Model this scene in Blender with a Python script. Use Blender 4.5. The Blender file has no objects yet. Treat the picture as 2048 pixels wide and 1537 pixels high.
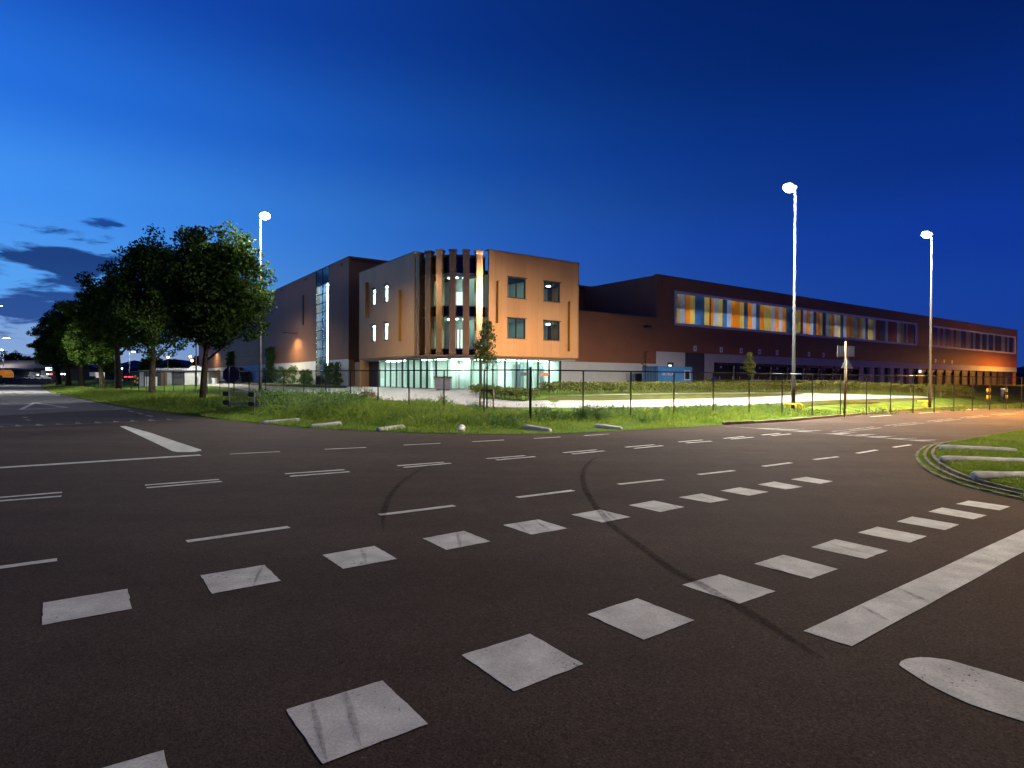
import bpy, math, random
import numpy as np
from mathutils import Matrix, Vector

random.seed(7); rng = np.random.default_rng(7)
sc = bpy.context.scene
COL = sc.collection

# ------------------------------------------------------------------ camera
FPX, CAMH, PITCH, ROLL = 1196.0, 1.6, -11.5/1196, 0.0055
Fv = np.array([0, math.cos(PITCH), math.sin(PITCH)])
U0 = np.array([0, -math.sin(PITCH), math.cos(PITCH)]); R0 = np.array([1.0, 0, 0])
Rv = R0*math.cos(ROLL) + U0*math.sin(ROLL); Uv = U0*math.cos(ROLL) - R0*math.sin(ROLL)
CP = np.array([0, 0, CAMH])
cam = bpy.data.cameras.new('camera'); camo = bpy.data.objects.new('camera', cam); COL.objects.link(camo)
cam.sensor_width = 36; cam.lens = 36*FPX/2048; cam.clip_start = 0.1; cam.clip_end = 6000
camo.matrix_world = Matrix(((Rv[0], Uv[0], -Fv[0], 0), (Rv[1], Uv[1], -Fv[1], 0), (Rv[2], Uv[2], -Fv[2], CAMH), (0, 0, 0, 1)))
sc.camera = camo

# ------------------------------------------------------------------ view, sampling
sc.view_settings.view_transform = 'Standard'; sc.view_settings.look = 'None'
sc.view_settings.exposure = 0.0; sc.view_settings.gamma = 1.0
sc.view_settings.use_curve_mapping = False
sc.render.engine = 'CYCLES'
cy = sc.cycles
cy.use_denoising = True
try: cy.denoiser = 'OPENIMAGEDENOISE'
except Exception: pass
cy.max_bounces = 6; cy.diffuse_bounces = 3; cy.glossy_bounces = 3; cy.transmission_bounces = 4; cy.transparent_max_bounces = 16
cy.sample_clamp_indirect = 6.0; cy.caustics_reflective = False; cy.caustics_refractive = False
cy.use_light_tree = True

# light levels, all in one place
LED = (1.0, 0.97, 0.90); SODIUM = (1.0, 0.37, 0.04)
P_MAST, P_STREET, P_FAR, P_SODIUM, P_SODIUM_FAR = 44000.0, 2300.0, 9000.0, 30000.0, 40000.0
P_HALLWALL = 900.0

# ------------------------------------------------------------------ sky (dusk, glow of the set sun to the left)
def srgb(r, g, b):
    def c(v):
        v /= 255.0
        return v/12.92 if v <= 0.04045 else ((v+0.055)/1.055)**2.4
    return (c(r), c(g), c(b), 1.0)
world = bpy.data.worlds.new('World'); sc.world = world; world.use_nodes = True
def make_sky():
    nt = world.node_tree; N = nt.nodes; L = nt.links; N.clear()
    out = N.new('ShaderNodeOutputWorld'); bg = N.new('ShaderNodeBackground'); L.new(bg.outputs[0], out.inputs[0])
    tc = N.new('ShaderNodeTexCoord'); nrm = N.new('ShaderNodeVectorMath'); nrm.operation = 'NORMALIZE'
    L.new(tc.outputs['Generated'], nrm.inputs[0])
    sep = N.new('ShaderNodeSeparateXYZ'); L.new(nrm.outputs[0], sep.inputs[0])
    def math_(op, a, b=None, c=None):
        n = N.new('ShaderNodeMath'); n.operation = op
        for i, v in enumerate((a, b, c)):
            if v is None: continue
            if isinstance(v, (int, float)): n.inputs[i].default_value = v
            else: L.new(v, n.inputs[i])
        return n.outputs[0]
    def ramp(fac, stops):
        n = N.new('ShaderNodeValToRGB'); L.new(fac, n.inputs[0]); e = n.color_ramp.elements
        n.color_ramp.interpolation = 'EASE'
        while len(e) < len(stops): e.new(0.5)
        for el, (p, c) in zip(e, stops): el.position = p; el.color = c
        return n.outputs[0]
    z = sep.outputs[2]
    zc = math_('MAXIMUM', z, 0.0)
    glow = ramp(zc, [(0.0, srgb(160, 180, 206)), (0.045, srgb(138, 174, 224)), (0.12, srgb(92, 170, 252)), (0.24, srgb(68, 153, 253)),
                     (0.36, srgb(40, 118, 232)), (0.50, srgb(22, 80, 192)), (1.0, srgb(5, 18, 66))])
    dark = ramp(zc, [(0.0, srgb(22, 62, 142)), (0.10, srgb(18, 58, 152)), (0.20, srgb(13, 51, 149)), (0.30, srgb(7, 42, 126)),
                     (0.45, srgb(3, 31, 98)), (0.60, srgb(3, 24, 80)), (1.0, srgb(3, 9, 40))])
    # azimuth towards the glow
    az0 = math.radians(-60)
    gx, gy = math.sin(az0), math.cos(az0)
    hor = math_('POWER', math_('ADD', math_('POWER', sep.outputs[0], 2.0), math_('POWER', sep.outputs[1], 2.0)), 0.5)
    hor = math_('MAXIMUM', hor, 1e-4)
    ca = math_('DIVIDE', math_('ADD', math_('MULTIPLY', sep.outputs[0], gx), math_('MULTIPLY', sep.outputs[1], gy)), hor)
    k = math_('POWER', math_('MULTIPLY_ADD', ca, 0.5, 0.5), 5.0)
    mix = N.new('ShaderNodeMixRGB'); L.new(k, mix.inputs[0]); L.new(dark, mix.inputs[1]); L.new(glow, mix.inputs[2])
    # clouds: low banks on the glow side
    az = math_('ARCTAN2', sep.outputs[0], sep.outputs[1])
    comb = N.new('ShaderNodeCombineXYZ')
    L.new(math_('MULTIPLY', az, 8.5), comb.inputs[0]); L.new(math_('MULTIPLY', z, 30.0), comb.inputs[1]); comb.inputs[2].default_value = 4.1
    no = N.new('ShaderNodeTexNoise'); no.inputs['Scale'].default_value = 1.25; no.inputs['Detail'].default_value = 7; no.inputs['Roughness'].default_value = 0.55
    no.inputs['Distortion'].default_value = 0.4
    L.new(comb.outputs[0], no.inputs['Vector'])
    def smooth(v, a, b):
        n = N.new('ShaderNodeMapRange'); n.interpolation_type = 'SMOOTHSTEP'; L.new(v, n.inputs[0])
        n.inputs[1].default_value = a; n.inputs[2].default_value = b; return n.outputs[0]
    # coverage: thick between about 4 and 12 degrees on the far left, thinning to the right and up
    up = smooth(z, 0.235, 0.16)
    lo = smooth(z, 0.03, 0.085)
    side = smooth(az, math.radians(-25), math.radians(-37))
    lowfreq = math_('MULTIPLY', math_('MULTIPLY', up, math_('MULTIPLY_ADD', lo, 0.6, 0.4)), side)
    thr = math_('SUBTRACT', 0.70, math_('MULTIPLY', lowfreq, 0.32))
    dens = math_('SUBTRACT', no.outputs[0], thr)
    cl = smooth(dens, 0.0, 0.11)
    cl = math_('MULTIPLY', cl, math_('MULTIPLY', smooth(z, 0.29, 0.2), smooth(z, 0.005, 0.03)))
    cl = math_('MULTIPLY', cl, smooth(az, math.radians(16), math.radians(-20)))
    ccol = ramp(zc, [(0.0, srgb(70, 105, 165)), (0.08, srgb(36, 70, 140)), (0.16, srgb(22, 50, 112)), (0.26, srgb(26, 70, 160))])
    mix2 = N.new('ShaderNodeMixRGB'); L.new(math_('MULTIPLY', cl, 0.93), mix2.inputs[0]); L.new(mix.outputs[0], mix2.inputs[1]); L.new(ccol, mix2.inputs[2])
    L.new(mix2.outputs[0], bg.inputs[0]); bg.inputs[1].default_value = 1.0
make_sky()

# ------------------------------------------------------------------ geometry of the place
def ray(px, py): return Fv + Rv*(px-1024)/FPX - Uv*(py-768.5)/FPX
TH = math.atan2(1196, 1688)
E1 = np.array([math.cos(TH), math.sin(TH)]); E2 = np.array([-E1[1], E1[0]])
def at_depth(px, py, Y):
    r = ray(px, py); return CP + r*(Y/r[1])
def on_plane(px, py, P0, d):
    n = np.array([-d[1], d[0]]); r = ray(px, py); t = (n@np.asarray(P0)[:2])/(n@r[:2]); q = CP + r*t
    return float((q[:2]-np.asarray(P0)[:2])@d), float(q[2])
def sstep(t): t = np.clip(t, 0, 1); return t*t*(3-2*t)
def z_road(x, y):
    p = -0.0069*x - 0.0079*y
    return 0.42*np.tanh(p/0.42)
def march(px, py, hf, tmax=400):
    r = ray(px, py); t = np.linspace(0.5, tmax, 6000)
    P = CP[None, :] + r[None, :]*t[:, None]
    b = P[:, 2] - hf(P[:, 0], P[:, 1])
    i = np.argmax(b < 0)
    if not (b < 0).any(): return P[-1]
    a, c = t[max(i-1, 0)], t[i]
    for _ in range(40):
        m = (a+c)/2; q = CP+r*m
        if q[2] - float(hf(q[0:1], q[1:2])[0]) < 0: c = m
        else: a = m
    return CP + r*c
def road_pt(px, py): return march(px, py, z_road)
# edge between asphalt and the verge
EDGE_PX = [(85, 768.5), (84, 775), (104, 785), (152, 796), (200, 806), (270, 818), (350, 828), (400, 834), (440, 840), (500, 846.5), (560, 852), (620, 857.5),
           (700, 861.5), (780, 865), (850, 867.5), (930, 869), (1000, 869.5), (1080, 869), (1150, 867), (1250, 862), (1350, 856.5), (1450, 850.5), (1580, 843.5), (1700, 832), (1808, 822), (1920, 814.5), (2048, 808)]
EDGE = np.array([road_pt(*p)[:2] for p in EDGE_PX])
d_end = E1
EDGE = np.vstack([EDGE[0]+np.array([-60, 70.]), EDGE, EDGE[-1] + E1*120])
LOT_POLY = np.vstack([EDGE, [[400, 700], [-400, 700]]])
FENCE_C = np.array([0.68, 22.0]); FR = np.array([2.085, 1.199]); FL = np.array([-1.783, 1.702])
FENCE_POLY = np.array([FENCE_C, FENCE_C+FR*120, FENCE_C+FR*60+FL*90, FENCE_C+FL*120])
def inside(x, y, poly):
    x = np.asarray(x); y = np.asarray(y); c = np.zeros(x.shape, bool); n = len(poly); j = n-1
    for i in range(n):
        xi, yi = poly[i]; xj, yj = poly[j]
        if yi != yj:
            c ^= ((yi > y) != (yj > y)) & (x < (xj-xi)*(y-yi)/(yj-yi)+xi)
        j = i
    return c
def seg_dist(x, y, poly, closed=False):
    x = np.asarray(x, float); y = np.asarray(y, float); d = np.full(x.shape, 1e9); n = len(poly)
    for i in range(n if closed else n-1):
        a = poly[i]; b = poly[(i+1) % n]; v = b-a; l = v@v
        t = np.clip(((x-a[0])*v[0]+(y-a[1])*v[1])/l, 0, 1)
        d = np.minimum(d, np.hypot(x-a[0]-t*v[0], y-a[1]-t*v[1]))
    return d
def h(x, y):
    x = np.asarray(x, float); y = np.asarray(y, float)
    zr = z_road(x, y)
    ins = inside(x, y, LOT_POLY)
    w = np.where(ins, sstep(seg_dist(x, y, EDGE)/3.2), 0)
    f = inside(x, y, FENCE_POLY)
    df = np.where(f, seg_dist(x, y, FENCE_POLY[[3, 0, 1]]), 0)
    zl = 0.02 + 0.64*sstep((df-0.5)/15.0)
    return zr*(1-w) + zl*w
def hz(x, y): return float(h(np.array([x]), np.array([y]))[0])
def gpt(px, py): return march(px, py, h)

# ------------------------------------------------------------------ mesh helpers
class MB:
    def __init__(s): s.v = []; s.f = []
    def add(s, vs, fs):
        o = len(s.v); s.v += [tuple(float(c) for c in p) for p in vs]; s.f += [tuple(i+o for i in f) for f in fs]; return s
    def prism(s, poly, z0, z1):          # poly counter-clockwise in plan
        n = len(poly)
        a = sum(poly[i][0]*poly[(i+1) % n][1]-poly[(i+1) % n][0]*poly[i][1] for i in range(n))
        if a < 0: poly = list(poly)[::-1]
        vs = [(p[0], p[1], z0) for p in poly] + [(p[0], p[1], z1) for p in poly]
        fs = [tuple(range(n))[::-1], tuple(range(n, 2*n))] + [(i, (i+1) % n, n+(i+1) % n, n+i) for i in range(n)]
        return s.add(vs, fs)
    def box(s, x0, x1, y0, y1, z0, z1): return s.prism([(x0, y0), (x1, y0), (x1, y1), (x0, y1)], z0, z1)
    def obox(s, c, ax, ay, az):         # centre and three half axis vectors
        c, ax, ay, az = map(np.asarray, (c, ax, ay, az))
        vs = [c+i*ax+j*ay+k*az for k in (-1, 1) for j in (-1, 1) for i in (-1, 1)]
        fs = [(0, 2, 3, 1), (4, 5, 7, 6), (0, 1, 5, 4), (2, 6, 7, 3), (0, 4, 6, 2), (1, 3, 7, 5)]
        if np.linalg.det(np.stack([ax, ay, az])) < 0: fs = [f[::-1] for f in fs]
        return s.add(vs, fs)
    def tube(s, pts, rad, n=8, caps=True):
        pts = [np.asarray(p, float) for p in pts]
        rad = list(rad) if isinstance(rad, (list, tuple, np.ndarray)) else [rad]*len(pts)
        vs = []; fs = []; ref = None
        for i, p in enumerate(pts):
            d = pts[min(i+1, len(pts)-1)]-pts[max(i-1, 0)]; d = d/np.linalg.norm(d)
            if ref is None: ref = np.array([1., 0, 0]) if abs(d[0]) < 0.8 else np.array([0, 1., 0])
            u = ref-d*(ref@d); u /= np.linalg.norm(u); w = np.cross(d, u); ref = u
            for k in range(n):
                a = 2*math.pi*k/n; vs.append(p+rad[i]*(math.cos(a)*u+math.sin(a)*w))
        for i in range(len(pts)-1):
            for k in range(n):
                fs.append((i*n+k, i*n+(k+1) % n, (i+1)*n+(k+1) % n, (i+1)*n+k))
        if caps:
            fs.append(tuple(range(n))[::-1]); fs.append(tuple(range((len(pts)-1)*n, len(pts)*n)))
        return s.add(vs, fs)
    def mesh(s, name, mat, off=(0, 0, 0), smooth=False):
        me = bpy.data.meshes.new(name)
        me.from_pydata([(x-off[0], y-off[1], z-off[2]) for x, y, z in s.v], [], s.f)
        if mat: me.materials.append(mat)
        if smooth: me.polygons.foreach_set('use_smooth', [True]*len(me.polygons))
        me.update(); return me
    def build(s, name, mat, parent=None, smooth=False):
        off = origin(parent)
        return link(name, s.mesh(name, mat, off, smooth), parent)
def origin(p):
    o = np.zeros(3)
    while p is not None: o += np.array(p.location); p = p.parent
    return o
def link(name, data, parent=None, loc=None):
    o = bpy.data.objects.new(name, data); COL.objects.link(o)
    if parent is not None: o.parent = parent
    if loc is not None: o.location = loc
    return o
def tag(o, label=None, cat=None, group=None, kind=None):
    if label: o['label'] = label
    if cat: o['category'] = cat
    if group: o['group'] = group
    if kind: o['kind'] = kind
    return o
def thing(name, label, cat, loc=(0, 0, 0), group=None, rz=0):
    o = link(name, None, None, tuple(float(c) for c in loc)); o.rotation_euler = (0, 0, rz); o.empty_display_size = 0.2
    return tag(o, label, cat, group)
def copy_tree(o, loc=None, rz=None, scale=None, label=None, parent=None):
    c = o.copy(); COL.objects.link(c)
    if parent is not None: c.parent = parent
    if loc is not None: c.location = loc
    if rz is not None: c.rotation_euler = (0, 0, rz)
    if scale is not None: c.scale = scale
    if label: c['label'] = label
    for ch in list(o.children): copy_tree(ch, parent=c)
    return c
def np_mesh(name, verts, quads=None, tris=None, mat=None):
    me = bpy.data.meshes.new(name)
    fs = quads if quads is not None else tris; k = fs.shape[1]
    me.vertices.add(len(verts)); me.vertices.foreach_set('co', verts.astype(np.float32).ravel())
    me.loops.add(fs.size); me.loops.foreach_set('vertex_index', fs.astype(np.int32).ravel())
    me.polygons.add(len(fs)); me.polygons.foreach_set('loop_start', np.arange(0, fs.size, k, dtype=np.int32))
    me.polygons.foreach_set('loop_total', np.full(len(fs), k, np.int32))
    me.update(calc_edges=True); me.validate()
    if mat: me.materials.append(mat)
    return me
import bmesh
def sheet(name, poly, mat, step=1.5, dz=0.0, hf=h, parent=None, kind=None, holes=()):
    """a sheet that follows the terrain: outline poly (plan), cut on a grid so that it bends with the ground"""
    bm = bmesh.new()
    vs = [bm.verts.new((p[0], p[1], 0)) for p in poly]
    es = [bm.edges.new((vs[i], vs[(i+1) % len(vs)])) for i in range(len(vs))]
    bmesh.ops.triangle_fill(bm, edges=es, use_beauty=True, normal=(0, 0, 1))
    P = np.array(poly); mn = P.min(0); mx = P.max(0)
    if step:
        for ax in (0, 1):
            vec = (1, 0, 0) if ax == 0 else (0, 1, 0)
            c = mn[ax]+step
            while c < mx[ax]:
                co = (c, 0, 0) if ax == 0 else (0, c, 0)
                bmesh.ops.bisect_plane(bm, geom=bm.verts[:]+bm.edges[:]+bm.faces[:], plane_co=co, plane_no=vec, dist=1e-5)
                far = max(0, np.hypot(*(np.array([c, c])*0.0)))
                c += step
    xs = np.array([v.co.x for v in bm.verts]); ys = np.array([v.co.y for v in bm.verts])
    zs = hf(xs, ys)+dz
    for v, z in zip(bm.verts, zs): v.co.z = float(z)
    bmesh.ops.recalc_face_normals(bm, faces=bm.faces[:])
    for f in bm.faces:
        if f.normal.z < 0: f.normal_flip()
    me = bpy.data.meshes.new(name); bm.to_mesh(me); bm.free(); me.materials.append(mat)
    o = link(name, me, parent)
    if kind: o['kind'] = kind
    return o

# ------------------------------------------------------------------ materials
def mat(name, col, rough=0.6, metal=0.0, var=0.0, scale=4.0, bump=0.0, bscale=60.0, emit=None, estr=0.0, spec=None, col2=None, var2=None, coords='POS'):
    m = bpy.data.materials.new(name); m.use_nodes = True; nt = m.node_tree; b = nt.nodes['Principled BSDF']
    b.inputs['Base Color'].default_value = (*col, 1); b.inputs['Roughness'].default_value = rough; b.inputs['Metallic'].default_value = metal
    if spec is not None: b.inputs['Specular IOR Level'].default_value = spec
    if emit: b.inputs['Emission Color'].default_value = (*emit, 1); b.inputs['Emission Strength'].default_value = estr
    geo = nt.nodes.new('ShaderNodeNewGeometry')
    if var > 0:
        n = nt.nodes.new('ShaderNodeTexNoise'); n.inputs['Scale'].default_value = scale; n.inputs['Detail'].default_value = 5
        nt.links.new(geo.outputs['Position'], n.inputs['Vector'])
        r = nt.nodes.new('ShaderNodeValToRGB'); c2 = col2 or tuple(c*(1-var) for c in col); c1 = tuple(min(1, c*(1+var)) for c in col)
        r.color_ramp.elements[0].position = 0.32; r.color_ramp.elements[1].position = 0.68
        r.color_ramp.elements[0].color = (*c2, 1); r.color_ramp.elements[1].color = (*c1, 1)
        nt.links.new(n.outputs[0], r.inputs[0]); src = r.outputs[0]
        if var2:
            v2, s2 = var2
            n2 = nt.nodes.new('ShaderNodeTexNoise'); n2.inputs['Scale'].default_value = s2; n2.inputs['Detail'].default_value = 3
            nt.links.new(geo.outputs['Position'], n2.inputs['Vector'])
            mr = nt.nodes.new('ShaderNodeMapRange'); mr.inputs[1].default_value = 0.3; mr.inputs[2].default_value = 0.7; mr.inputs[3].default_value = 1-v2; mr.inputs[4].default_value = 1+v2
            nt.links.new(n2.outputs[0], mr.inputs[0])
            mx = nt.nodes.new('ShaderNodeMixRGB'); mx.blend_type = 'MULTIPLY'; mx.inputs[0].default_value = 1
            nt.links.new(src, mx.inputs[1]); nt.links.new(mr.outputs[0], mx.inputs[2]); src = mx.outputs[0]
        nt.links.new(src, b.inputs['Base Color'])
    if bump > 0:
        n = nt.nodes.new('ShaderNodeTexNoise'); n.inputs['Scale'].default_value = bscale; n.inputs['Detail'].default_value = 4
        nt.links.new(geo.outputs['Position'], n.inputs['Vector'])
        bp = nt.nodes.new('ShaderNodeBump'); bp.inputs['Strength'].default_value = bump; bp.inputs['Distance'].default_value = 0.02
        nt.links.new(n.outputs[0], bp.inputs['Height']); nt.links.new(bp.outputs[0], b.inputs['Normal'])
    return m
def chip(m, thr=0.66, scale=30):
    nt = m.node_tree; N = nt.nodes; L = nt.links; b = N['Principled BSDF']; out = N['Material Output']; geo = N.new('ShaderNodeNewGeometry')
    n = N.new('ShaderNodeTexNoise'); n.inputs['Scale'].default_value = scale; n.inputs['Detail'].default_value = 8; n.inputs['Roughness'].default_value = 0.72; L.new(geo.outputs['Position'], n.inputs['Vector'])
    n2 = N.new('ShaderNodeTexNoise'); n2.inputs['Scale'].default_value = 1.7; n2.inputs['Detail'].default_value = 2; L.new(geo.outputs['Position'], n2.inputs['Vector'])
    ad = N.new('ShaderNodeMath'); ad.operation = 'MULTIPLY_ADD'; L.new(n2.outputs[0], ad.inputs[0]); ad.inputs[1].default_value = 0.35; L.new(n.outputs[0], ad.inputs[2])
    mr = N.new('ShaderNodeMapRange'); L.new(ad.outputs[0], mr.inputs[0]); mr.inputs[1].default_value = thr+0.17; mr.inputs[2].default_value = thr+0.22
    t = N.new('ShaderNodeBsdfTransparent'); mx = N.new('ShaderNodeMixShader'); L.new(mr.outputs[0], mx.inputs[0]); L.new(b.outputs[0], mx.inputs[1]); L.new(t.outputs[0], mx.inputs[2]); L.new(mx.outputs[0], out.inputs[0])
def leaf_mat(name, col, col2, scale=1.2, trans=0.35, rough=0.5):
    m = bpy.data.materials.new(name); m.use_nodes = True; nt = m.node_tree; N = nt.nodes; L = nt.links; b = N['Principled BSDF']; out = N['Material Output']
    geo = N.new('ShaderNodeNewGeometry'); n = N.new('ShaderNodeTexNoise'); n.inputs['Scale'].default_value = scale; n.inputs['Detail'].default_value = 3
    L.new(geo.outputs['Position'], n.inputs['Vector'])
    mr = N.new('ShaderNodeMath'); mr.operation = 'MULTIPLY_ADD'; mr.inputs[1].default_value = 0.5; L.new(geo.outputs['Random Per Island'], mr.inputs[0])
    sub = N.new('ShaderNodeMath'); sub.operation = 'SUBTRACT'; L.new(n.outputs[0], sub.inputs[0]); sub.inputs[1].default_value = 0.25
    L.new(sub.outputs[0], mr.inputs[2])
    r = N.new('ShaderNodeValToRGB'); r.color_ramp.elements[0].position = 0.15; r.color_ramp.elements[1].position = 0.85
    r.color_ramp.elements[0].color = (*col, 1); r.color_ramp.elements[1].color = (*col2, 1)
    L.new(mr.outputs[0], r.inputs[0]); L.new(r.outputs[0], b.inputs['Base Color']); b.inputs['Roughness'].default_value = rough; b.inputs['Specular IOR Level'].default_value = 0.1
    t = N.new('ShaderNodeBsdfTranslucent'); L.new(r.outputs[0], t.inputs[0])
    mx = N.new('ShaderNodeMixShader'); mx.inputs[0].default_value = trans; L.new(b.outputs[0], mx.inputs[1]); L.new(t.outputs[0], mx.inputs[2]); L.new(mx.outputs[0], out.inputs[0])
    return m
def glass_mat(name, tint=(0.86, 0.95, 0.92), refl=0.9, rough=0.02):
    m = bpy.data.materials.new(name); m.use_nodes = True; nt = m.node_tree; N = nt.nodes; L = nt.links; out = N['Material Output']; N.remove(N['Principled BSDF'])
    tr = N.new('ShaderNodeBsdfTransparent'); tr.inputs[0].default_value = (*tint, 1)
    gl = N.new('ShaderNodeBsdfGlossy'); gl.inputs['Roughness'].default_value = rough; gl.inputs[0].default_value = (refl, refl, refl, 1)
    geo = N.new('ShaderNodeNewGeometry'); dt = N.new('ShaderNodeVectorMath'); dt.operation = 'DOT_PRODUCT'; L.new(geo.outputs['Normal'], dt.inputs[0]); L.new(geo.outputs['Incoming'], dt.inputs[1])
    ab = N.new('ShaderNodeMath'); ab.operation = 'ABSOLUTE'; L.new(dt.outputs['Value'], ab.inputs[0])
    om = N.new('ShaderNodeMath'); om.operation = 'SUBTRACT'; om.inputs[0].default_value = 1.0; L.new(ab.outputs[0], om.inputs[1])
    pw = N.new('ShaderNodeMath'); pw.operation = 'POWER'; L.new(om.outputs[0], pw.inputs[0]); pw.inputs[1].default_value = 5.0
    fr = N.new('ShaderNodeMath'); fr.operation = 'MULTIPLY_ADD'; L.new(pw.outputs[0], fr.inputs[0]); fr.inputs[1].default_value = 0.9; fr.inputs[2].default_value = 0.04
    mx = N.new('ShaderNodeMixShader'); L.new(fr.outputs[0], mx.inputs[0]); L.new(tr.outputs[0], mx.inputs[1]); L.new(gl.outputs[0], mx.inputs[2]); L.new(mx.outputs[0], out.inputs[0])
    return m
def emit_mat(name, col, strength):
    m = bpy.data.materials.new(name); m.use_nodes = True; nt = m.node_tree; N = nt.nodes; out = N['Material Output']; N.remove(N['Principled BSDF'])
    e = N.new('ShaderNodeEmission'); e.inputs[0].default_value = (*col, 1); e.inputs[1].default_value = strength; nt.links.new(e.outputs[0], out.inputs[0])
    return m
def asphalt_mat(name, col, speck, rough=0.9):
    m = bpy.data.materials.new(name); m.use_nodes = True; nt = m.node_tree; N = nt.nodes; L = nt.links; b = N['Principled BSDF']
    geo = N.new('ShaderNodeNewGeometry'); P = geo.outputs['Position']
    def noise(s, d=4, r=0.6):
        n = N.new('ShaderNodeTexNoise'); n.inputs['Scale'].default_value = s; n.inputs['Detail'].default_value = d; n.inputs['Roughness'].default_value = r; L.new(P, n.inputs['Vector']); return n.outputs[0]
    def mr(v, a, b_, c, d):
        n = N.new('ShaderNodeMapRange'); L.new(v, n.inputs[0]); n.inputs[1].default_value = a; n.inputs[2].default_value = b_; n.inputs[3].default_value = c; n.inputs[4].default_value = d; return n.outputs[0]
    big = mr(noise(0.22, 5), 0.3, 0.7, 0.86, 1.14); mid = mr(noise(2.2, 5), 0.3, 0.7, 0.9, 1.1)
    mp = N.new('ShaderNodeMapping'); mp.inputs['Rotation'].default_value = (0, 0, -TH); mp.inputs['Scale'].default_value = (0.035, 0.9, 1.0); L.new(P, mp.inputs[0])
    sn = N.new('ShaderNodeTexNoise'); sn.inputs['Scale'].default_value = 1.0; sn.inputs['Detail'].default_value = 4; L.new(mp.outputs[0], sn.inputs['Vector'])
    streak = mr(sn.outputs[0], 0.3, 0.7, 0.87, 1.13)
    mu0 = N.new('ShaderNodeMath'); mu0.operation = 'MULTIPLY'; L.new(big, mu0.inputs[0]); L.new(streak, mu0.inputs[1]); big = mu0.outputs[0]
    mu = N.new('ShaderNodeMath'); mu.operation = 'MULTIPLY'; L.new(big, mu.inputs[0]); L.new(mid, mu.inputs[1])
    vor = N.new('ShaderNodeTexVoronoi'); vor.inputs['Scale'].default_value = 110; L.new(P, vor.inputs['Vector'])
    sepc = N.new('ShaderNodeSeparateColor'); L.new(vor.outputs['Color'], sepc.inputs[0])
    st = mr(sepc.outputs[0], 0.0, 1.0, 0.62, 1.38)
    vor2 = N.new('ShaderNodeTexVoronoi'); vor2.inputs['Scale'].default_value = 95; L.new(P, vor2.inputs['Vector'])
    sp2 = N.new('ShaderNodeSeparateColor'); L.new(vor2.outputs['Color'], sp2.inputs[0])
    fleck = mr(sp2.outputs[1], 0.975, 0.995, 0, 0.45)
    mu2 = N.new('ShaderNodeMath'); mu2.operation = 'MULTIPLY'; L.new(mu.outputs[0], mu2.inputs[0]); L.new(st, mu2.inputs[1])
    mx = N.new('ShaderNodeMixRGB'); mx.blend_type = 'MULTIPLY'; mx.inputs[0].default_value = 1; mx.inputs[1].default_value = (*col, 1); L.new(mu2.outputs[0], mx.inputs[2])
    mx2 = N.new('ShaderNodeMixRGB'); L.new(fleck, mx2.inputs[0]); L.new(mx.outputs[0], mx2.inputs[1]); mx2.inputs[2].default_value = (*speck, 1)
    L.new(mx2.outputs[0], b.inputs['Base Color'])
    b.inputs['Roughness'].default_value = rough; b.inputs['Specular IOR Level'].default_value = 0.04
    bp = N.new('ShaderNodeBump'); bp.inputs['Strength'].default_value = 0.25; bp.inputs['Distance'].default_value = 0.004; L.new(vor.outputs['Distance'], bp.inputs['Height']); L.new(bp.outputs[0], b.inputs['Normal'])
    return m
def clad_mat(name, col, rough=0.36, metal=0.55, ribs=None, ribscale=40.0):
    """coated metal cladding: slight tone drift between sheets, optional fine horizontal ribs"""
    m = bpy.data.materials.new(name); m.use_nodes = True; nt = m.node_tree; N = nt.nodes; L = nt.links; b = N['Principled BSDF']
    geo = N.new('ShaderNodeNewGeometry'); oi = N.new('ShaderNodeObjectInfo')
    n = N.new('ShaderNodeTexNoise'); n.inputs['Scale'].default_value = 0.6; n.inputs['Detail'].default_value = 4; L.new(geo.outputs['Position'], n.inputs['Vector'])
    s = N.new('ShaderNodeMath'); s.operation = 'MULTIPLY_ADD'; s.inputs[1].default_value = 0.10; s.inputs[2].default_value = 0.95; L.new(oi.outputs['Random'], s.inputs[0])
    s2 = N.new('ShaderNodeMath'); s2.operation = 'MULTIPLY_ADD'; s2.inputs[1].default_value = 0.2; L.new(n.outputs[0], s2.inputs[0]); s3 = N.new('ShaderNodeMath'); s3.operation = 'SUBTRACT'; L.new(s.outputs[0], s3.inputs[0]); s3.inputs[1].default_value = 0.10; L.new(s3.outputs[0], s2.inputs[2])
    mx = N.new('ShaderNodeMixRGB'); mx.blend_type = 'MULTIPLY'; mx.inputs[0].default_value = 1; mx.inputs[1].default_value = (*col, 1); L.new(s2.outputs[0], mx.inputs[2]); L.new(mx.outputs[0], b.inputs['Base Color'])
    b.inputs['Roughness'].default_value = rough; b.inputs['Metallic'].default_value = metal; b.inputs['Specular IOR Level'].default_value = 0.2
    if ribs:
        w = N.new('ShaderNodeTexWave'); w.bands_direction = ribs; w.inputs['Scale'].default_value = ribscale
        L.new(geo.outputs['Position'], w.inputs['Vector'])
        bp = N.new('ShaderNodeBump'); bp.inputs['Strength'].default_value = 0.25; bp.inputs['Distance'].default_value = 0.01; L.new(w.outputs[0], bp.inputs['Height']); L.new(bp.outputs[0], b.inputs['Normal'])
    return m
M = {}
M['asphalt'] = asphalt_mat('brown asphalt', (0.056, 0.041, 0.0315), (0.13, 0.11, 0.09))
M['asphalt_grey'] = asphalt_mat('grey asphalt', (0.125, 0.128, 0.124), (0.22, 0.22, 0.21))
M['asphalt_dark'] = asphalt_mat('dark asphalt', (0.05, 0.047, 0.048), (0.2, 0.2, 0.2))
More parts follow.
